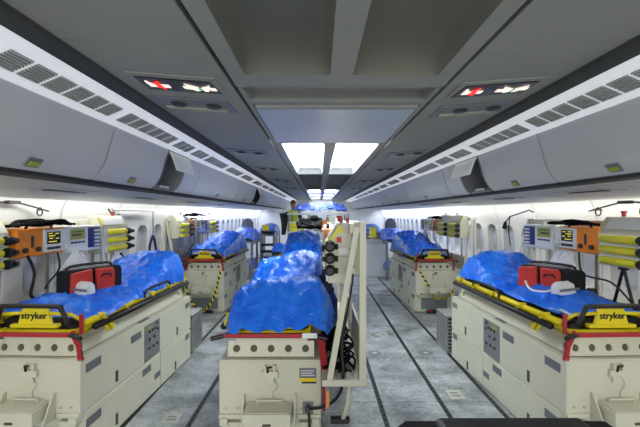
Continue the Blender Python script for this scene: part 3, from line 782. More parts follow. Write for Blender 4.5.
def make_cylinder():
    t = thing('oxygen_cylinder', '', 'gas cylinder')
    m = MB(); m.tube([(0, .19, 0), (0, .18, 0), (0, -.14, 0), (0, -.165, 0), (0, -.175, 0)], [.020, .030, .030, .024, .012], 14); m.build('bottle', 'yellow_pale', t, smooth=True)
    m = MB(); m.tube([(0, -.17, 0), (0, -.2, 0), (0, -.2, 0), (0, -.225, 0), (0, -.23, 0), (0, -.27, 0), (0, -.28, 0)], [.014, .018, .034, .037, .03, .03, .02], 12); m.tube([(-.05, -.25, 0), (.05, -.25, 0)], .018, 8); m.build('valve', 'black', t, smooth=False)
    return t
cabp = {1: make_cabinet(1), -1: make_cabinet(-1)}; cyl = make_cylinder(); usedc = set(); cylfirst = True
CABS = []
def cabinet(u, yc, label, where, z=1.215):
    global cylfirst
    s = RSIDE[u]; loc, rz = place(u, s*.375, yc, z)
    r = dup(cabp[s], label, loc, rz, 'oxygen cabinets on the racks', first=s not in usedc); usedc.add(s)
    flip = s < 0
    for j, zz in enumerate((.24, .165, .09) if u == 'C1' else (.215, .13, .045)):
        cl_, crz = place(u, s*(.385 if u == 'C1' else .346), yc-(.09 if u == 'C1' else 0), z+zz)
        dup(cyl, '%s yellow oxygen cylinder with black valve in %s' % (('top', 'middle', 'bottom')[j], where), cl_, crz+(PI if flip else 0), 'oxygen cylinders', first=cylfirst); cylfirst = False
    return r
cabinet('R1', .42, 'cream oxygen cabinet on the near right rack', 'the near right rack cabinet', z=1.25)
cc = cabinet('C1', .22, 'cream oxygen cabinet with red sticker on the near centre rack', 'the near centre rack cabinet')
cabinet('L1', .02, 'cream oxygen cabinet at the left picture edge', 'the cabinet at left picture edge', z=1.25)
cabinet('L1', 1.78, 'cream oxygen cabinet at the far end of near left rack', 'the far cabinet of the near left rack', z=1.25)
cabinet('R2', .15, 'cream oxygen cabinet on the farther right rack, nearer of two', 'the nearer cabinet of the farther right rack', z=1.25)
cabinet('R2', .72, 'cream oxygen cabinet on the farther right rack, next to the orange device', 'farther right rack cabinet beside orange device', z=1.25)
cabinet('L2', .1, 'cream oxygen cabinet on the farther left rack, before the orange device', 'the nearer cabinet of farther left rack', z=1.25)
cabinet('L2', 1.75, 'cream oxygen cabinet on the farther left rack, behind the pump', 'the rear cabinet of farther left rack', z=1.25)
# centre cabinet extras
m = MB(); m.box(.055, .085, -.274, -.27, .26, .295); m.build('red_sticker', 'red_case', cc)
m = MB(); m.box(.065, .125, -.274, -.27, .185, .225); m.build('paper_label', 'paper', cc)
m = MB(); m.tube([(.085, -.27, .335), (.085, -.276, .335)], .013, 12); m.build('yellow_dot', 'yellow', cc)
m = MB(); m.box(.0, .145, -.272, -.27, .168, .172); m.build('panel_seam', 'cream_dark', cc)
m = MB(); m.obox((.002, -.275, .262), (.068, 0, .112), (0, .004, 0), (.018, 0, -.011)); m.build('yellow_edge', 'yellow_pale', cc)
for xx in (.085, .125):
    m = MB(); m.box(xx-.010, xx+.010, -.25, -.23, .385, .418); m.build('red_valve', 'red', cc, bevel=.003)
m = MB(); m.obox((.152, -.25, .05), (.07, 0, 0), (0, .5, 0), (0, 0, .34)); m.build('rear_housing', 'cream', cc, bevel=.008)

# orange ventilator (near half orange, far half white control face)
def make_vent(s):
    t = thing('ventilator', '', 'ventilator')
    m = MB(); m.box(min(0, s*.14), max(0, s*.14), -.27, .02, 0, .215); m.box(min(s*.02, s*.14), max(s*.02, s*.14), .02, .29, .0, .215); m.build('case', 'orange', t, bevel=.012)
    m = MB(); m.box(min(-s*.012, s*.03), max(-s*.012, s*.03), .0, .29, .02, .205); fo = m.build('control_face', 'device_white', t, bevel=.008)
    m = MB(); m.box(min(-s*.014, -s*.011), max(-s*.014, -s*.011), .035, .2, .085, .185); so = m.build('screen', 'screen_black', fo)
    m = MB()
    for y, z, l in ((.05, .168, .05), (.05, .148, .08), (.06, .128, .04), (.13, .165, .05), (.05, .1, .1), (.14, .125, .04)):
        m.box(min(-s*.0155, -s*.013), max(-s*.0155, -s*.013), y, y+l, z, z+.007)
    m.build('readout', 'screen_lines', so)
    m = MB()
    for j in range(5): m.box(min(-s*.018, -s*.011), max(-s*.018, -s*.011), .035+j*.034, .06+j*.034, .04, .062)
    m.build('button', 'black', fo, bevel=.002)
    m = MB(); m.tube([(-s*.01, .245, .075), (-s*.035, .245, .075)], .026, 14); m.build('dial', 'device_white', fo, bevel=.003)
    m = MB(); m.box(min(-s*.003, s*.0), max(-s*.003, s*.0), -.13, -.1, .07, .16); m.build('grip_recess', 'dark_metal', t)
    for y in (-.06, -.2): MB().tube([(0, y, .055), (-s*.02, y, .055)], .02, 10).build('connector', 'dark_metal', t)
    m = MB(); m.tube([(s*.03, -.15, .215), (s*.03, -.13, .245), (s*.03, .13, .245), (s*.03, .15, .215)], .011, 8); m.build('carry_handle', 'black', t, smooth=True)
    return t
def make_pump(s):
    t = thing('syringe_pump', '', 'medical pump')
    m = MB(); m.box(min(0, s*.14), max(0, s*.14), -.27, .27, 0, .24); m.build('case', 'device_white', t, bevel=.012)
    m = MB(); m.box(min(-s*.004, 0), max(-s*.004, 0), -.22, .0, .12, .215); so = m.build('screen', 'screen_green', t)
    m = MB(); m.box(min(-s*.006, -s*.003), max(-s*.006, -s*.003), -.2, -.06, .15, .17); m.box(min(-s*.006, -s*.003), max(-s*.006, -s*.003), -.2, -.03, .185, .195); m.build('readout', 'slot_dark', so)
    m = MB()
    for j in range(4): m.box(min(-s*.008, 0), max(-s*.008, 0), -.21+j*.055, -.175+j*.055, .085, .1)
    m.build('key', 'blue_slot', t)
    m = MB(); m.box(min(-s*.006, 0), max(-s*.006, 0), .05, .25, .03, .22); bo = m.build('syringe_bay', 'blue_slot', t)
    m = MB()
    for j in range(5): m.box(min(-s*.02, 0), max(-s*.02, 0), .14, .22, .04+j*.035, .06+j*.035)
    m.build('module', 'device_white', bo, bevel=.003)
    m = MB(); m.box(min(-s*.003, 0), max(-s*.003, 0), -.24, .03, .02, .055); m.build('name_strip', 'paper', t)
    m = MB(); m.tube([(s*.05, -.03, .24), (s*.05, -.03, .27)], .018, 8); m.build('top_clamp', 'cream', t)
    return t
vent = {1: make_vent(1), -1: make_vent(-1)}; pump = {1: make_pump(1), -1: make_pump(-1)}; uv = set(); up = set()
for u, y in (('R1', .93), ('L1', .62), ('R2', 1.27), ('L2', .65), ('C1', .78), ('C2', .7)):
    s = RSIDE[u]; loc, rz = place(u, s*.36, y, 1.325)
    dup(vent[s], 'orange ventilator with white screen face on the %s rack' % WHERE[u], loc, rz, 'orange ventilators on racks', first=s not in uv); uv.add(s)
for u, y in (('R1', 1.55), ('L1', 1.2), ('R2', 1.85), ('L2', 1.22), ('C1', 1.4)):
    s = RSIDE[u]; loc, rz = place(u, s*.365, y, 1.305)
    dup(pump[s], 'white syringe pump with blue bay on the %s rack' % WHERE[u], loc, rz, 'syringe pumps on racks', first=s not in up); up.add(s)

# black cable bundles on top of the ventilators
def cables(u, y0, y1, z, seed, label, n=7, spread=.09, name='cable_bundle', x0=.40, rr=.012):
    rnd = random.Random(seed); s = RSIDE[u]; m = MB()
    for q in range(n):
        pts = []
        for k_ in range(8):
            t_ = k_/7
            pts.append((s*(x0+rnd.uniform(-spread, spread)*.7), y0+(y1-y0)*t_+rnd.uniform(-.05, .05), z+.02+abs(math.sin(t_*PI))*rnd.uniform(.005, spread*.55)))
        m.tube(pts, rr*rnd.uniform(.6, 1.1), 6, sub=4)
    m.ball((s*x0, (y0+y1)/2, z+.035), .05, (y1-y0)*.28, .03, 10)
    loc, rz = place(u)
    zb = min(v[2] for v in m.v); m.v = [(v[0], v[1], v[2]-zb) for v in m.v]
    return tag(m.build(name, 'black_matt', smooth=True, loc=(loc[0], loc[1], zb), rot=rz), label, 'cable', 'black cable bundles on the racks')
cables('L1', .3, 1.0, 1.545, 3, 'black hoses bundled on top of the near left orange ventilator')
cables('R1', .75, 1.35, 1.545, 5, 'black hoses bundled on top of the near right orange ventilator', n=5, spread=.06)
cables('R2', .8, 1.6, 1.545, 6, 'black hoses bundled on top of the farther right orange ventilator')
cables('L2', .2, 1.2, 1.6, 8, 'black hoses bundled on top of the farther left rack')
cables('C1', .45, 1.4, 1.535, 9, 'thick black hoses heaped on top of the near centre rack', n=14, spread=.13, x0=.24, rr=.017)
cables('C1', -.1, .9, .67, 12, 'black coiled cables in the tray of the near centre rack', n=14, spread=.16, x0=.44, rr=.008)

# red and black defibrillator cases
def make_case():
    t = thing('defibrillator_case', '', 'medical case')
    m = MB(); m.prism_y([(-.06, 0), (.11, 0), (.11, .16), (.07, .185), (-.04, .185), (-.06, .16)], -.24, .235); m.build('body', 'black_soft', t, bevel=.012)
    m = MB(); m.prism_x([(-.15, .0), (.02, .0), (.025, .185), (-.13, .185), (-.15, .15)], -.082, -.058); m.build('red_panel', 'red_case', t, bevel=.008)
    m = MB(); m.prism_x([(.05, .0), (.24, .0), (.235, .17), (.06, .19)], -.082, -.058); m.build('red_panel', 'red_case', t, bevel=.008)
    m = MB(); m.prism_y([(-.02, .187), (.08, .187), (.08, .197), (-.02, .197)], -.14, .2); m.build('lid', 'label_grey', t, bevel=.004)
    m = MB(); m.tube([(.03, -.2, .17), (.03, -.17, .212), (.03, .17, .212), (.03, .2, .17)], .011, 8, sub=3); m.build('carry_handle', 'black', t, smooth=True)
    m = MB(); m.tube([(-.086, -.115, .11), (-.086, -.1, .135), (-.086, -.03, .135), (-.086, -.015, .11)], .007, 6); m.build('panel_handle', 'black', t)
    return t
case = make_case()
def zat(u, y): return 0
loc, rz = place('L1', .0, .70, 1.03)
dup(case, 'red and black medical case on the near left blue sheet', loc, rz+R(180-22), 'red medical cases', first=True)
loc, rz = place('R1', .0, .74, 1.03)
dup(case, 'red and black medical case on the near right blue sheet', loc, rz+R(22), 'red medical cases')
for u, lab, dx, a in (('L1', 'white cuff unit in front of the near left red case', .04, -22), ('R1', 'white cuff unit in front of the near right red case', -.03, 22)):
    loc, rz = place(u, dx, .5, 1.04)
    t = thing('cuff_unit', lab, 'medical device', loc, rz+R(a), 'white cuff units')
    m = MB(); m.prism_x([(-.05, 0), (.05, 0), (.045, .07), (.01, .1), (-.03, .08)], -.085, .085); m.build('case', 'device_white', t, bevel=.012)
    m = MB(); m.tube([(-.08, .04, .03), (-.2, .02, .03), (-.3, .05, .05), (-.27, .12, .1)], .008, 6, sub=5); m.build('tube', 'paper', t, smooth=True)
    m = MB(); m.box(-.11, .11, -.058, -.045, .03, .05); m.build('band', 'label_grey', t, bevel=.004)

# crumpled white bags under ventilators
def hang_bag(u, x, y, z, w, h, seed, label, matn='white_sheet', nm='plastic_bag', cat='bag'):
    m = MB(); NX, NY = 22, 22; loc, rz = place(u, RSIDE[u]*x, y, z)
    for side in (-1, 1):
        vs = []
        for i in range(NX+1):
            for j in range(NY+1):
                a = -1+2*i/NX; b = j/NY
                wd = w*(.25+.75*math.sin(min(1, b*1.25)*PI/2)*(1-.25*b**4))
                p = Vector((a*2, b*3, seed+side))
                d = .05*(1-a*a)*math.sin(b*PI)*side+.035*(noise.noise(p*1.5)+.6*(1-2*abs(noise.noise(p*2.6))))*(1-a*a)
                vs.append((d, a*wd/2, -b*h*(1-.12*a*a)+.02*noise.noise(p)))
        m.add(vs, [(i*(NY+1)+j, (i+1)*(NY+1)+j, (i+1)*(NY+1)+j+1, i*(NY+1)+j+1) for i in range(NX) for j in range(NY)])
    o = m.build(nm, matn, smooth=True, loc=loc, rot=rz); return tag(o, label, cat)
hang_bag('R1', .29, 1.02, 1.33, .50, .33, 1, 'crumpled white plastic bag hanging below the near right ventilator')
hang_bag('L1', .29, .95, 1.33, .42, .24, 4, 'crumpled white plastic bag hanging below the near left ventilator')
hang_bag('R2', .3, 1.6, 1.32, .5, .4, 6, 'white plastic tubing bag hanging below the farther right pump')
hang_bag('L1', .3, 1.65, 1.24, .35, .3, 8, 'clear white bag hanging below the far cabinet of the near left rack')
hang_bag('L1', .42, 1.93, 1.22, .2, .3, 12, 'dark navy bag hanging at the far end of near left rack', 'navy')
hang_bag('C1', .35, .5, 1.24, .22, .28, 9, 'dark navy bag hanging below the near centre cabinet', 'navy')
# blue boxes / files behind near right case
for k_, (y, lab) in enumerate(((1.62, 'blue folder standing behind the near right case'), )):
    loc, rz = place('R1', .40, y, 0.665)
    m = MB(); m.obox((-.02, -.06, 0), (.03, 0, 0), (0, .14, 0), (0, 0, .5)); tag(m.build('folder', 'blue_slot', loc=loc, rot=rz, bevel=.004), lab, 'folder')

# strut below near right cabinet
loc, rz = place('R1', .43, .48, .665)
t = thing('folding_strut', 'black V shaped strut below the near right oxygen cabinet', 'strut', loc, rz)
m = MB(); m.tube([(0, 0, .58), (0, .16, .1)], .012, 8); m.build('leg', 'black', t)
m = MB(); m.tube([(0, 0, .58), (-.0, -.2, 0)], .012, 8); m.build('leg', 'black', t)
m = MB(); m.box(-.02, .02, -.03, .03, .56, .59); m.build('bracket', 'black', t)
# dark blue bottles in rack trays
def bottle(u, x, y, lab, z=.665, sc=1., matn='blue_slot'):
    loc, rz = place(u, RSIDE[u]*x, y, z)
    t = thing('drain_bottle', lab, 'bottle', loc, rz)
    m = MB(); m.tube([(0, 0, 0), (0, 0, .01), (0, 0, .18*sc), (0, 0, .23*sc), (0, 0, .24*sc)], [.05*sc, .055*sc, .055*sc, .03*sc, .025*sc], 14); m.build('body', matn, t, smooth=True)
    m = MB(); m.tube([(0, 0, .24*sc), (0, 0, .27*sc)], .03*sc, 12); m.build('cap', 'black', t)
bottle('R1', .45, .3, 'dark blue bottle in the tray behind the near right stretcher', sc=1.35)
bottle('R1', .44, .85, 'dark blue bottle under the bag of the near right rack', sc=1.3)
bottle('C1', .42, 1.1, 'blue bottle in the tray of the near centre rack', sc=1.2)
# cables hanging
def cable(pts, r, lab, matn='black', sub=6, nm='cable'):
    m = MB(); m.tube(pts, r, 7, sub=sub); zb = min(v[2] for v in m.v); m.v = [(v[0]-pts[0][0], v[1]-pts[0][1], v[2]-zb) for v in m.v]
    return tag(m.build(nm, matn, smooth=True, loc=(pts[0][0], pts[0][1], zb)), lab, 'cable')
def W(u, pts): return [place(u, *p)[0] for p in pts]
cable(W('L1', [(-.36, .45, 1.34), (-.34, .5, 1.2), (-.31, .42, 1.05), (-.33, .5, 1.0)]), .012, 'thick black hose hanging below the near left ventilator')
cable(W('L1', [(-.36, .8, 1.33), (-.33, .78, 1.2), (-.36, .7, 1.1), (-.34, .62, 1.06)]), .008, 'thin black cable hanging below the near left ventilator')
cable(W('R1', [(.36, .9, 1.32), (.33, .8, 1.15), (.38, .55, 1.12), (.42, .4, 1.0), (.43, .3, .9)]), .008, 'black cable looping below the near right ventilator')
cable(W('C1', [(.245, -.012, .42), (.27, -.07, .43), (.36, -.12, .47), (.44, -.16, .56), (.465, -.18, .70), (.46, -.12, .85), (.50, 0, 1.2)]), .010, 'black power cable from the near centre base up to its rack')
cable(W('C1', [(.245, -.012, .41), (.255, -.06, .36), (.26, -.08, .2), (.27, -.1, .012)]), .009, 'black cable hanging from near centre base socket to the floor')
cable(W('C1', [(.50, .0, 1.52), (.53, -.1, 1.3), (.50, -.05, 1.05), (.47, .0, .85), (.44, .1, .7)]), .006, 'thin black cable inside the near centre rack frame')

cable(W('L1', [(-.36, 1.5, 1.3), (-.33, 1.48, 1.15), (-.31, 1.6, 1.05), (-.34, 1.7, .98)]), .011, 'white tubing hanging below the near left pump', 'paper')
cable(W('L1', [(-.37, 1.75, 1.26), (-.34, 1.7, 1.12), (-.36, 1.82, 1.0), (-.4, 1.9, .8)]), .010, 'white tubing hanging below the far cabinet of near left rack', 'paper')
cable(W('R1', [(.50, 1.96, 1.54), (.44, 2.02, 1.3), (.40, 2.0, 1.1), (.42, 2.06, .9)]), .012, 'white tubing hanging at the far end of the near right rack', 'paper')
cable(W('R2', [(.36, 1.2, 1.33), (.34, 1.1, 1.15), (.38, .8, 1.0), (.42, .7, .7)]), .010, 'black hose hanging below the farther right ventilator')
cable(W('L2', [(-.36, .55, 1.33), (-.33, .5, 1.15), (-.36, .3, 1.0), (-.42, .2, .7)]), .010, 'black hose hanging below the farther left ventilator')
# straps on near centre base
def strap(pts, wv, lab, mats, matl, sub=1, nm='strap'):
    P_ = [Vector(p) for p in pts]
    if sub > 1: P_ = smooth(P_, sub)
    m = MB(); m.ribbon(P_, wv, mats=matl); o = P_[0]
    zb = min(v[2] for v in m.v); m.v = [(v[0]-o.x, v[1]-o.y, v[2]-zb) for v in m.v]
    return tag(m.build(nm, mats, loc=(o.x, o.y, zb)), lab, 'strap')
strap(W('C1', [(.32, -.03, .885), (.337, -.035, .80), (.348, -.04, .7), (.36, -.04, .55), (.362, -.04, .40)]), (.022, 0, 0), 'red webbing strap hanging down beside the near centre base', ['red_strap'], (0,), 3)
loc, rz = place('C1'); t = thing('socket_plate', 'grey socket plate with black plug on the near centre base front', 'socket', (loc[0]+.245, loc[1], .40), 0)
m = MB(); m.box(-.035, .035, -.005, 0, -.045, .045); m.build('plate', 'grey_plate', t, bevel=.002)
m = MB(); m.tube([(0, -.005, 0), (0, -.045, .01)], .02, 12); m.build('plug', 'black', t)
t = thing('data_label', 'grey label with yellow black band on the near centre base front', 'label', (loc[0]+.245, loc[1], .56), 0)
m = MB(); m.box(-.055, .055, -.003, 0, .035, .1); m.build('grey_field', 'label_grey', t)
m = MB(); m.box(-.055, .055, -.003, 0, .012, .035); m.build('yellow_field', 'yellow', t)
m = MB(); m.box(-.04, .055, -.003, 0, .0, .012); m.build('black_field', 'black', t)
m = MB(); m.box(-.045, .045, -.004, -.003, .05, .055); m.box(-.045, .03, -.004, -.003, .065, .07); m.box(-.045, .04, -.004, -.003, .08, .085); m.build('print_line', 'device_white', t)
t = thing('tie_tag', 'small white tag on the red bar of near centre base', 'tag', (loc[0]+.26, loc[1]-.058, .87), 0)
m = MB(); m.box(-.05, .045, -.004, 0, 0, .032); m.build('card', 'paper', t); m = MB(); m.tube([(.03, -.004, .015), (.03, -.01, .015)], .005, 8); m.build('eyelet', 'steel', t)
# bracket under centre rack
t = thing('rack_bracket', 'steel clamp bracket with black foot below the near centre rack tray', 'bracket', (loc[0]+.44, loc[1]-.2, .36), 0)
m = MB(); m.tube([(.06, .02, .26), (.05, 0, .16), (.02, -.01, .07)], .014, 8); m.build('arm', 'cream', t, smooth=True)
m = MB(); m.box(-.055, .055, -.03, .03, .05, .075); m.tube([(-.05, 0, .062), (.06, 0, .062)], .02, 8); m.build('foot', 'black', t, bevel=.004)
m = MB(); m.box(-.085, -.06, -.01, .02, .1, .27); m.build('side_plate', 'grey_plate', t)
m = MB(); m.box(-.078, -.064, -.014, -.01, .14, .24); m.build('orange_mark', 'orange', t)

# hazard straps on the farther bases
hz_mats = ['yellow', 'black']
def hazard(u, pts, lab, w=.018):
    P_ = smooth([Vector(p) for p in W(u, pts)], 9)
    m = MB(); o = P_[0]
    # resample, diagonal bands
    n = len(P_)
    for i in range(n-1):
        a, b = P_[i], P_[i+1]; t_ = (b-a).normalized(); wv = t_.cross(Vector((0, 1, 0))).normalized()*w; sl = t_*w*.9
        vs = [a-wv-sl, b-wv-sl, b+wv+sl, a+wv+sl]; bk = [q+Vector((0, .004, 0)) for q in vs]
        m.add(vs+bk, [(0, 1, 2, 3), (7, 6, 5, 4), (0, 4, 5, 1), (2, 6, 7, 3)], (i//2) % 2)
    zb = min(v[2] for v in m.v); m.v = [(v[0]-o.x, v[1]-o.y, v[2]-zb) for v in m.v]
    tag(m.build('hazard_strap', hz_mats, loc=(o.x, o.y, zb)), lab, 'strap', 'yellow and black hazard straps')
hazard('L2', [(-.30, -.05, .66), (-.26, -.06, .38), (-.2, -.07, .22), (-.06, -.08, .07), (0, -.08, .06)], 'yellow black hazard strap on left half of the farther left base front')
hazard('L2', [(.30, -.05, .72), (.26, -.06, .55), (.22, -.06, .38), (.15, -.07, .2), (.04, -.08, .06), (.0, -.09, .06)], 'yellow black hazard strap on right half of the farther left base front')
hazard('R2', [(-.28, -.05, .72), (-.2, -.06, .58), (-.1, -.06, .42), (-.05, -.08, .3), (.0, -.09, .26)], 'yellow black hazard strap sloping down the farther right base front')
hazard('R2', [(.0, -.1, .26), (.1, -.1, .27), (.2, -.1, .3), (.31, -.06, .42)], 'yellow black hazard strap looping up to right of the farther right base')
# round red white sticker on side of farther left base
loc, rz = place('L2', .334, 1.0, .2)
t = thing('round_sticker', 'round red and white sticker on side of farther left base', 'sticker', loc, rz)
m = MB(); m.tube([(0, 0, .07), (.003, 0, .07)], .07, 20); m.build('ring', 'red', t); m = MB(); m.tube([(.003, 0, .07), (.005, 0, .07)], .045, 20); m.build('field', 'paper', t)

# perforated metal crates behind near bases
def crate(x, y, lab):
    t = thing('metal_crate', lab, 'crate', (x, y, 0), 0, 'perforated metal crates')
    w, l, h = .2, .2, .44
    m = MB()
    for sx in (-1, 1):
        for sy in (-1, 1): m.box(sx*w-.012, sx*w+.012, sy*l-.012, sy*l+.012, 0, h)
    for z in (.0, h-.02):
        for sx in (-1, 1): m.box(sx*w-.012, sx*w+.012, -l, l, z, z+.022)
        for sy in (-1, 1): m.box(-w, w, sy*l-.012, sy*l+.012, z, z+.022)
    m.build('frame', 'steel', t)
    m = MB()
    for sx in (-1, 1):
        for j in range(9): m.box(sx*w-.004, sx*w+.004, -l, l, .035+j*.042, .055+j*.042)
        for j in range(6): m.box(sx*w-.004, sx*w+.004, -l+.03+j*.062, -l+.046+j*.062, .02, h-.01)
    for sy in (-1, 1):
        for j in range(9): m.box(-w, w, sy*l-.004, sy*l+.004, .035+j*.042, .055+j*.042)
    m.box(-w, w, -l, l, h-.012, h-.004)
    m.build('mesh_panel', 'steel', t)
    m = MB(); m.box(-w+.02, w-.02, -l+.02, l-.02, .01, h-.03); m.build('liner', 'dark_metal', t)
crate(-1.72, 5.22, 'perforated grey metal crate behind the near left base')
crate(1.72, 5.18, 'perforated grey metal crate behind the near right base')

# ------------------------------------------------------------------ arms and hooks on wall
def hookrail(s, lab):
    t = thing('drip_hook_rail', lab, 'hook rail', (s*2.38, 3.2, 1.66), 0)
    m = MB(); m.tube([(0, -.55, -.02), (0, -.3, .05), (0, -.05, .085), (0, .15, .08), (0, .5, .02)], .007, 7, sub=6); m.build('rod', 'black', t, smooth=True)
    for y in (-.12, .38):
        m = MB(); m.tube([(0, y+.035*math.cos(a*PI/6), .015+.035*math.sin(a*PI/6)) for a in range(-8, 4)], .006, 6); m.build('hook', 'dark_metal', t, smooth=True)
    m = MB(); m.box(-.02, .02, .0, .13, .075, .1); m.build('clamp', 'black', t, bevel=.004)
    m = MB(); m.tube([(0, -.5, -.015), (s*.08, -.5, -.02)], .006, 6); m.tube([(0, .45, .03), (s*.08, .45, .03)], .006, 6); m.build('wall_mount', 'dark_metal', t)
hookrail(-1, 'thin black rod with two ring hooks on the near left wall')
hookrail(1, 'thin black rod with two ring hooks on the near right wall')
t = thing('infusion_arm', 'grey bent infusion arm with blue loop above the near left rack end', 'arm', (-2.36, 4.85, 1.25), 0)
m = MB(); m.tube([(0, 0, 0), (0, 0, .42), (0, .03, .45), (0, 1.05, .45), (.0, 1.12, .43), (0, 1.12, .12)], .013, 8, sub=4); m.build('pole', 'steel', t, smooth=True)
m = MB(); m.tube([(0, -.02, .36), (0, -.14, .46)], .010, 6); m.tube([(0, .05, .3), (0, .12, .4)], .010, 6); m.build('clamp', 'dark_metal', t)
m = MB(); m.tube([(0, 1.12, .1), (0, 1.02, -.02), (0, .98, -.25), (0, 1.06, -.3)], .02, 6, sub=4); m.tube([(0, 1.12, .1), (0, 1.2, -.02), (0, 1.26, -.25), (0, 1.2, -.32)], .02, 6, sub=4); m.build('strap_loop', 'navy', t, smooth=True)
t = thing('lamp_arm', 'thin black jointed lamp arm on the wall behind the near right rack', 'lamp', (2.43, 4.75, 1.25), 0)
m = MB(); m.tube([(0, 0, 0), (0, 0, .42)], .014, 8); m.build('pole', 'psu', t, smooth=True)
m = MB(); m.tube([(0, 0, .42), (0, .1, .45), (-.0, .6, .37), (0, .72, .3)], .008, 6); m.tube([(0, .72, .3), (0, .76, .22)], [.018, .03], 8); m.build('boom', 'black', t, smooth=True)
m = MB(); m.tube([(0, .6, .37), (0, .64, .2), (0, .58, 0.0)], .006, 6); m.build('hose', 'black', t, smooth=True)

# ------------------------------------------------------------------ seat at lower right foreground
t = thing('passenger_chair', 'black passenger chair top at the bottom edge, lower right foreground', 'chair', (.44, .95, 0))
m = MB(); pts = [(-.285, .42), (-.285, 1.10), (-.27, 1.145), (-.235, 1.17), (.235, 1.17), (.27, 1.145), (.285, 1.10), (.285, .42)]
m.prism_y(pts, -.05, .06); m.build('backrest', 'black_soft', t, bevel=.02)
m = MB(); m.prism_y([(-.17, 1.02), (-.17, 1.172), (-.16, 1.181), (.17, 1.181), (.18, 1.172), (.18, 1.02)], -.062, .04); m.build('headrest', 'black', t, bevel=.012)
m = MB(); m.box(-.25, .25, .06, .52, .38, .48); m.build('cushion', 'black_soft', t, bevel=.03)
for sx in (-1, 1):
    m = MB(); m.box(sx*.265-.025, sx*.265+.025, .05, .45, .60, .65); m.box(sx*.265-.02, sx*.265+.02, .05, .1, .35, .6); m.build('armrest', 'rubber', t, bevel=.012)
    m = MB(); m.tube([(sx*.2, .05, .38), (sx*.2, .0, 0)], .02, 8); m.tube([(sx*.2, .42, .38), (sx*.2, .46, 0)], .02, 8); m.build('leg', 'dark_metal', t)

# ------------------------------------------------------------------ rear cabin
def stand(x, y, lab, hump=True):
    t = thing('stretcher_stand', lab, 'stand', (x, y, 0), 0, 'grey two deck stretcher stands')
    w, l = .27, .95
    for sx in (-1, 1):
        for sy in (-1, -.1, 1):
            m = MB(); m.box(sx*w-.03, sx*w+.03, sy*l-.03, sy*l+.03, 0, .98); m.build('leg', 'grey_paint', t, bevel=.005)
    m = MB(); m.box(-w, w, -l, l, .93, .98); m.box(-w-.02, -w+.02, -l, l, .88, .96); m.box(w-.02, w+.02, -l, l, .88, .96); m.build('upper_deck', 'grey_paint', t, bevel=.005)
    m = MB(); m.box(-w, w, -l, l, .22, .26); m.build('lower_deck', 'grey_paint', t, bevel=.005)
    if hump:
        m = MB(); n = 10; pts = [(-.17, .98)]+[(-.155*math.cos(PI*i/n)-.01, 1.36+.17*math.sin(PI*i/n)) for i in range(n+1)]+[(.19, .98)]
        m.prism_y(pts, .0, .1); m.build('backrest', 'grey_seat', t, bevel=.03)
    return t
pf = lerp_tab([(0, 1.1), (.3, 1.16), (.7, 1.22), (1, 1.2)])
for x, sd in ((-1.93, 'left'), (1.95, 'right')):
    stand(x, 11.35, 'grey two deck stretcher stand at rear %s with dark backrest' % sd)
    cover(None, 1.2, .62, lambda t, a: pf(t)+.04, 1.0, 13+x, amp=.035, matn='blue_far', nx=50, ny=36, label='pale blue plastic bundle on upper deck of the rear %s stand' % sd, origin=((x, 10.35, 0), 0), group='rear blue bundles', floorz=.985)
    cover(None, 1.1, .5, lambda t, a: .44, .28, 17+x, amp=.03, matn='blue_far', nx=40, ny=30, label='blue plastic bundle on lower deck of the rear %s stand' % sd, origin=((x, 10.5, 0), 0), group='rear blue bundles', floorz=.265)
# second pair, further back
for x, sd in ((-1.72, 'left'), (1.8, 'right')):
    stand(x, 14.4, 'grey two deck stretcher stand farthest back on the %s' % sd, hump=False)
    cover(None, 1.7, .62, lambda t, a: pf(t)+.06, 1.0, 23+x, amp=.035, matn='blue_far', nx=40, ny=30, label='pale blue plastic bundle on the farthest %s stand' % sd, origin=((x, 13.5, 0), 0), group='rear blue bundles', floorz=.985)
# storage shelf unit (left) with dark shelves
t = thing('shelf_unit', 'dark metal shelf unit at rear left beside the grey stand', 'shelf', (-1.38, 11.6, 0), 0)
for sx in (-1, 1):
    for sy in (-1, 1):
        m = MB(); m.box(sx*.2-.015, sx*.2+.015, sy*.25-.015, sy*.25+.015, 0, 1.16); m.build('post', 'steel', t)
for z in (.06, .24, .42, .60, .78, 1.13):
    m = MB(); m.box(-.2, .2, -.25, .25, z, z+.03); m.box(-.2, .2, -.25, -.235, z, z+.07); m.build('shelf', 'dark_metal', t)
def box_thing(name, lab, cat, x, y, z, w, l, h, matn, lid=None, grp=None, band=None):
    t = thing(name, lab, cat, (x, y, z), 0, grp)
    m = MB(); m.box(-w/2, w/2, -l/2, l/2, 0, h); m.build('body', matn, t, bevel=.008)
    m = MB(); m.box(-w/2-.008, w/2+.008, -l/2-.008, l/2+.008, h*.86, h); m.build('lid', lid or matn, t, bevel=.005)
    if band:
        m = MB(); m.box(-w/2-.004, w/2+.004, -l/2-.004, -l/2, h*.4, h*.48); m.build('band', band, t)
    return t
box_thing('storage_box', 'yellow storage box on top of the rear left dark shelf unit', 'box', -1.47, 11.55, 1.16, .17, .22, .19, 'yellow_pale')
box_thing('storage_box', 'yellow box below white lid on the far centre rack', 'box', -.74, 12.0, 1.155, .27, .3, .27, 'yellow_pale', 'paper', band='lime')
box_thing('storage_box', 'small yellow box on the far right white cabinet', 'box', 1.45, 11.3, 1.0, .16, .2, .3, 'yellow_pale')
box_thing('storage_box', 'small lime yellow box on the far centre rack, right of big yellow box', 'box', -.47, 12.0, 1.155, .09, .15, .2, 'lime')
box_thing('cabinet', 'white floor cabinet in the rear right aisle', 'cabinet', 1.5, 11.3, 0, .5, .6, 1.0, 'white_plastic', 'psu')
box_thing('device_box', 'small grey device box on the white rear right cabinet', 'box', 1.65, 11.2, 1.0, .14, .2, .17, 'grey_paint')
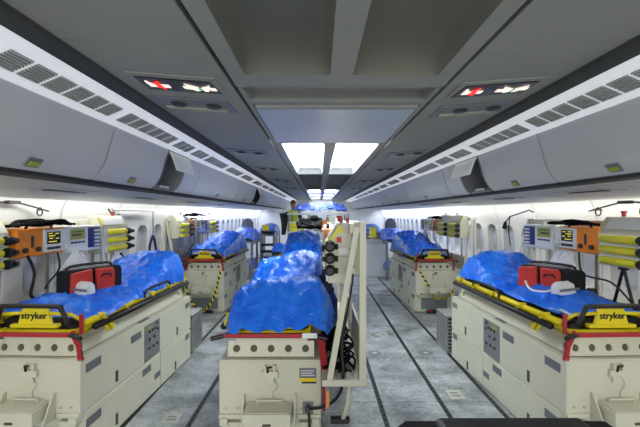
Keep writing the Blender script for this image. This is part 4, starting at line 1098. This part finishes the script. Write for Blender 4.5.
# far centre rack with top deck
t = thing('stretcher_rack', 'tall grey rack across the far centre, blue bundles on top', 'rack', (-.02, 12.6, 0), 0)
for sx in (-1, -.33, .33, 1):
    for sy in (-1, 1):
        m = MB(); m.box(sx*.84-.022, sx*.84+.022, sy*.75-.022, sy*.75+.022, 0, 1.64); m.build('post', 'grey_paint', t)
for z in (.3, 1.12, 1.64):
    m = MB(); m.box(-.88, .88, -.78, .78, z, z+.035); m.box(-.88, .88, -.79, -.77, z-.02, z+.035); m.build('deck', 'psu' if z > 1 else 'grey_paint', t, bevel=.004)
for j, (x, w, hh) in enumerate(((-.36, .7, 1.88), (.40, .76, 1.9))):
    pt = lerp_tab([(0, hh-.1), (.4, hh), (.7, hh+.05), (1, hh+.04)])
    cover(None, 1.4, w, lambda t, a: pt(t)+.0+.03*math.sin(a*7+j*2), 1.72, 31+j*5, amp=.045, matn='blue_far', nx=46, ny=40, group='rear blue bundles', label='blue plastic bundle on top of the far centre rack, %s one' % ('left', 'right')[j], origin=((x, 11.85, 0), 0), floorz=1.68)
for j, x in enumerate((-.05, .2, .5)):
    box_thing('equipment_case', '%s grey equipment case on the middle deck of far centre rack' % ('left', 'middle', 'right')[j], 'case', x, 12.1, 1.155, .2, .3, .26, ('grey_paint', 'dark_metal', 'device_white')[j])
cover(None, .5, .3, lambda t, a: .85, .62, 41, amp=.03, matn='blue_sheet', nx=30, ny=24, label='small blue sack beside the rear left dark shelf unit', origin=((-1.08, 11.0, 0), 0), group='rear blue bundles')
t = thing('folding_chair', 'grey folded frame chair under the small blue sack at rear left', 'chair', (-1.08, 11.25, 0), 0)
m = MB(); m.box(-.16, .16, -.25, .25, .56, .62); m.build('seat', 'dark_metal', t, bevel=.01)
for sx in (-1, 1):
    for sy in (-1, 1):
        m = MB(); m.tube([(sx*.14, sy*.2, .57), (sx*.15, sy*.24, 0)], .013, 6); m.build('leg', 'steel', t)
# dark garment hanging by far rack
t = thing('hanging_jacket', 'dark olive jacket hanging left of the far centre rack', 'jacket', (-1.02, 12.0, 1.05), 0)
m = MB(); vs = []; NX, NY = 12, 16
for i in range(NX+1):
    for j in range(NY+1):
        a = -1+2*i/NX; b = j/NY
        vs.append((a*(.06+.06*b)+.03*math.sin(b*3), .05*(1-a*a)*-1+.03*noise.noise(Vector((a*3, b*4, 2))), .62*b*1.0))
m.add(vs, [(i*(NY+1)+j, (i+1)*(NY+1)+j, (i+1)*(NY+1)+j+1, i*(NY+1)+j+1) for i in range(NX) for j in range(NY)]); m.build('cloth', 'olive', t, smooth=True)
m = MB(); m.tube([(-.06, 0, .6), (0, .01, .66), (.06, 0, .6)], .008, 6); m.tube([(0, .01, .66), (0, .02, .72), (.25, .05, .71)], .006, 6); m.build('hanger', 'dark_metal', t)

# person at the rear, standing on a low step behind the rack
px, py, pz = -.84, 13.62, .28
t = thing('step_stool', 'low grey step stool behind the far centre rack under the person', 'step', (px, py, 0), 0)
m = MB(); m.box(-.25, .25, -.17, .17, .25, .28); m.build('tread', 'grey_paint', t, bevel=.005)
for sx in (-1, 1):
    m = MB(); m.box(sx*.22-.02, sx*.22+.02, -.15, .15, 0, .25); m.build('leg', 'grey_paint', t)
person = thing('person', 'person with brown hair in yellow green vest behind the far centre rack', 'person', (px, py, pz), 0)
def skin_obj(name, nodes, edges, material, parent, sub=2):
    me = bpy.data.meshes.new(name); me.from_pydata([n[0] for n in nodes], edges, []); me.materials.append(MATS[material])
    o = bpy.data.objects.new(name, me); COL.objects.link(o); o.parent = parent
    sk = o.modifiers.new('skin', 'SKIN'); sk.use_smooth_shade = True
    if not me.skin_vertices: 
        bm = bmesh.new(); bm.from_mesh(me); bm.verts.layers.skin.verify(); bm.to_mesh(me); bm.free()
    for i, n in enumerate(nodes):
        me.skin_vertices[0].data[i].radius = n[1] if isinstance(n[1], tuple) else (n[1], n[1])
        me.skin_vertices[0].data[i].use_root = i == 0
    ss = o.modifiers.new('sub', 'SUBSURF'); ss.levels = sub; ss.render_levels = sub
    return o
body_nodes = [((0, 0, .92), (.15, .1)), ((0, 0, 1.12), (.14, .09)), ((0, 0, 1.36), (.17, .1)), ((0, 0, 1.48), (.06, .06)), ((0, -.01, 1.58), (.055, .06)), ((0, -.02, 1.66), (.075, .09)), ((0, -.01, 1.75), (.065, .08)),
  ((-.2, 0, 1.39), .055), ((-.25, -.05, 1.13), .043), ((-.22, -.22, .98), .033), ((-.21, -.29, .95), (.035, .018)),
  ((.2, 0, 1.39), .055), ((.26, -.06, 1.14), .043), ((.2, -.24, 1.02), .033), ((.19, -.31, 1.0), (.035, .018)),
  ((-.1, 0, .85), .09), ((-.1, -.01, .48), .06), ((-.1, .02, .09), .042), ((-.1, -.12, .035), .035),
  ((.1, 0, .85), .09), ((.1, -.01, .48), .06), ((.1, .02, .09), .042), ((.1, -.12, .035), .035)]
body_edges = [(0,1),(1,2),(2,3),(3,4),(4,5),(5,6),(2,7),(7,8),(8,9),(9,10),(2,11),(11,12),(12,13),(13,14),(0,15),(15,16),(16,17),(17,18),(0,19),(19,20),(20,21),(21,22)]
for hand, sx in ((10, -1), (14, 1)):
    bx_ = body_nodes[hand][0]
    for q in range(4):
        i0 = len(body_nodes); fx = bx_[0]+(-.024+.016*q)
        body_nodes.append(((fx, bx_[1]-.05, bx_[2]-.004), .008)); body_nodes.append(((fx, bx_[1]-.085-.008*(q in (1, 2)), bx_[2]-.02), .007)); body_edges.append((hand, i0)); body_edges.append((i0, i0+1))
    i0 = len(body_nodes); body_nodes.append(((bx_[0]-sx*.04, bx_[1]-.015, bx_[2]-.005), .009)); body_nodes.append(((bx_[0]-sx*.05, bx_[1]-.045, bx_[2]-.012), .008)); body_edges.append((hand, i0)); body_edges.append((i0, i0+1))
skin_obj('body', body_nodes, body_edges, 'skin', person)
skin_obj('vest', [((0, 0, .95), (.17, .12)), ((0, 0, 1.15), (.16, .115)), ((0, 0, 1.35), (.2, .14)), ((0, 0, 1.43), (.19, .125)), ((0, 0, 1.51), (.085, .085))], [(0,1),(1,2),(2,3),(3,4)], 'vest', person)
for sx in (-1, 1):
    skin_obj('sleeve', [((sx*.14, 0, 1.4), .09), ((sx*.21, 0, 1.38), .088), ((sx*.255, -.055, 1.13), .056), ((sx*.22, -.18, 1.03), .046)], [(0,1),(1,2),(2,3)], 'trousers', person)
skin_obj('trousers', [((0, 0, .94), (.165, .115)), ((-.1, 0, .84), .105), ((-.1, -.01, .48), .077), ((-.1, .02, .12), .062), ((.1, 0, .84), .105), ((.1, -.01, .48), .077), ((.1, .02, .12), .062)], [(0,1),(1,2),(2,3),(0,4),(4,5),(5,6)], 'trousers', person)
m = MB(); m.ball((0, .012, 1.735), .088, .105, .09, 16); m.v = [v for v in m.v]; m.build('hair', 'hair', person, smooth=True)
m = MB()
for sx in (-1, 1): m.ball((sx*.032, -.098, 1.69), .012, .008, .008, 8)
m.build('eye', 'paper', person, smooth=True)
m = MB(); m.prism_x([(-.105, 1.685), (-.13, 1.645), (-.105, 1.64)], -.014, .014); m.build('nose', 'skin', person, bevel=.006)
m = MB(); m.box(-.024, .024, -.107, -.1, 1.612, 1.62); m.build('mouth', 'red_case', person)
m = MB()
for sx in (-1, 1): m.ball((sx*.083, .0, 1.672), .012, .022, .032, 8)
m.build('ear', 'skin', person, smooth=True)
for sx in (-1, 1):
    m = MB(); m.prism_x([(.08, 0), (-.18, 0), (-.19, .035), (-.1, .08), (.0, .11), (.08, .11)], sx*.1-.045, sx*.1+.045); m.build('shoe', 'black', person, bevel=.015)

# ------------------------------------------------------------------ lights
def area(name, loc, rot, sx, sy, power, col):
    l = bpy.data.lights.new(name, 'AREA'); l.shape = 'RECTANGLE'; l.size = sx; l.size_y = sy; l.energy = power; l.color = col
    o = bpy.data.objects.new(name, l); COL.objects.link(o); o.location = loc; o.rotation_euler = rot; return o
for s in (-1, 1):
    # sidewall wash strips under the bins (tilted outward to the wall)
    for (a, b, p, c) in ((-1.2, 7.2, 26, (1, .985, .94)), (7.2, 17.4, 80, (.74, .80, 1))):
        area('sidewall_wash_lamp', (CX+s*2.36, (a+b)/2, hz(.125)), (0, s*R(-18), 0), .05, b-a, p, c)
# unseen fill lamp added behind the viewpoint to brighten camera-facing fronts
area('rear_fill_lamp', (CX, -2.6, hz(.5)), (R(40), 0, 0), 3.2, 1.4, 200, (1, .98, .93))
w = bpy.data.worlds.new('world'); S.world = w; w.use_nodes = True
w.node_tree.nodes['Background'].inputs['Color'].default_value = (.86, .92, 1, 1)
w.node_tree.nodes['Background'].inputs['Strength'].default_value = .55

# ------------------------------------------------------------------ camera
cd = bpy.data.cameras.new('camera'); cam = bpy.data.objects.new('camera', cd); COL.objects.link(cam)
cd.sensor_width = 36; cd.lens = 420/640*36; cd.clip_start = .05
cam.location = (0, 0, CAMZ); cam.rotation_euler = (R(90), 0, 0)
cd.shift_x = (320-319)/640; cd.shift_y = 0
S.camera = cam
S.view_settings.view_transform = 'Standard'; S.view_settings.look = 'None'
S.view_settings.exposure = 0
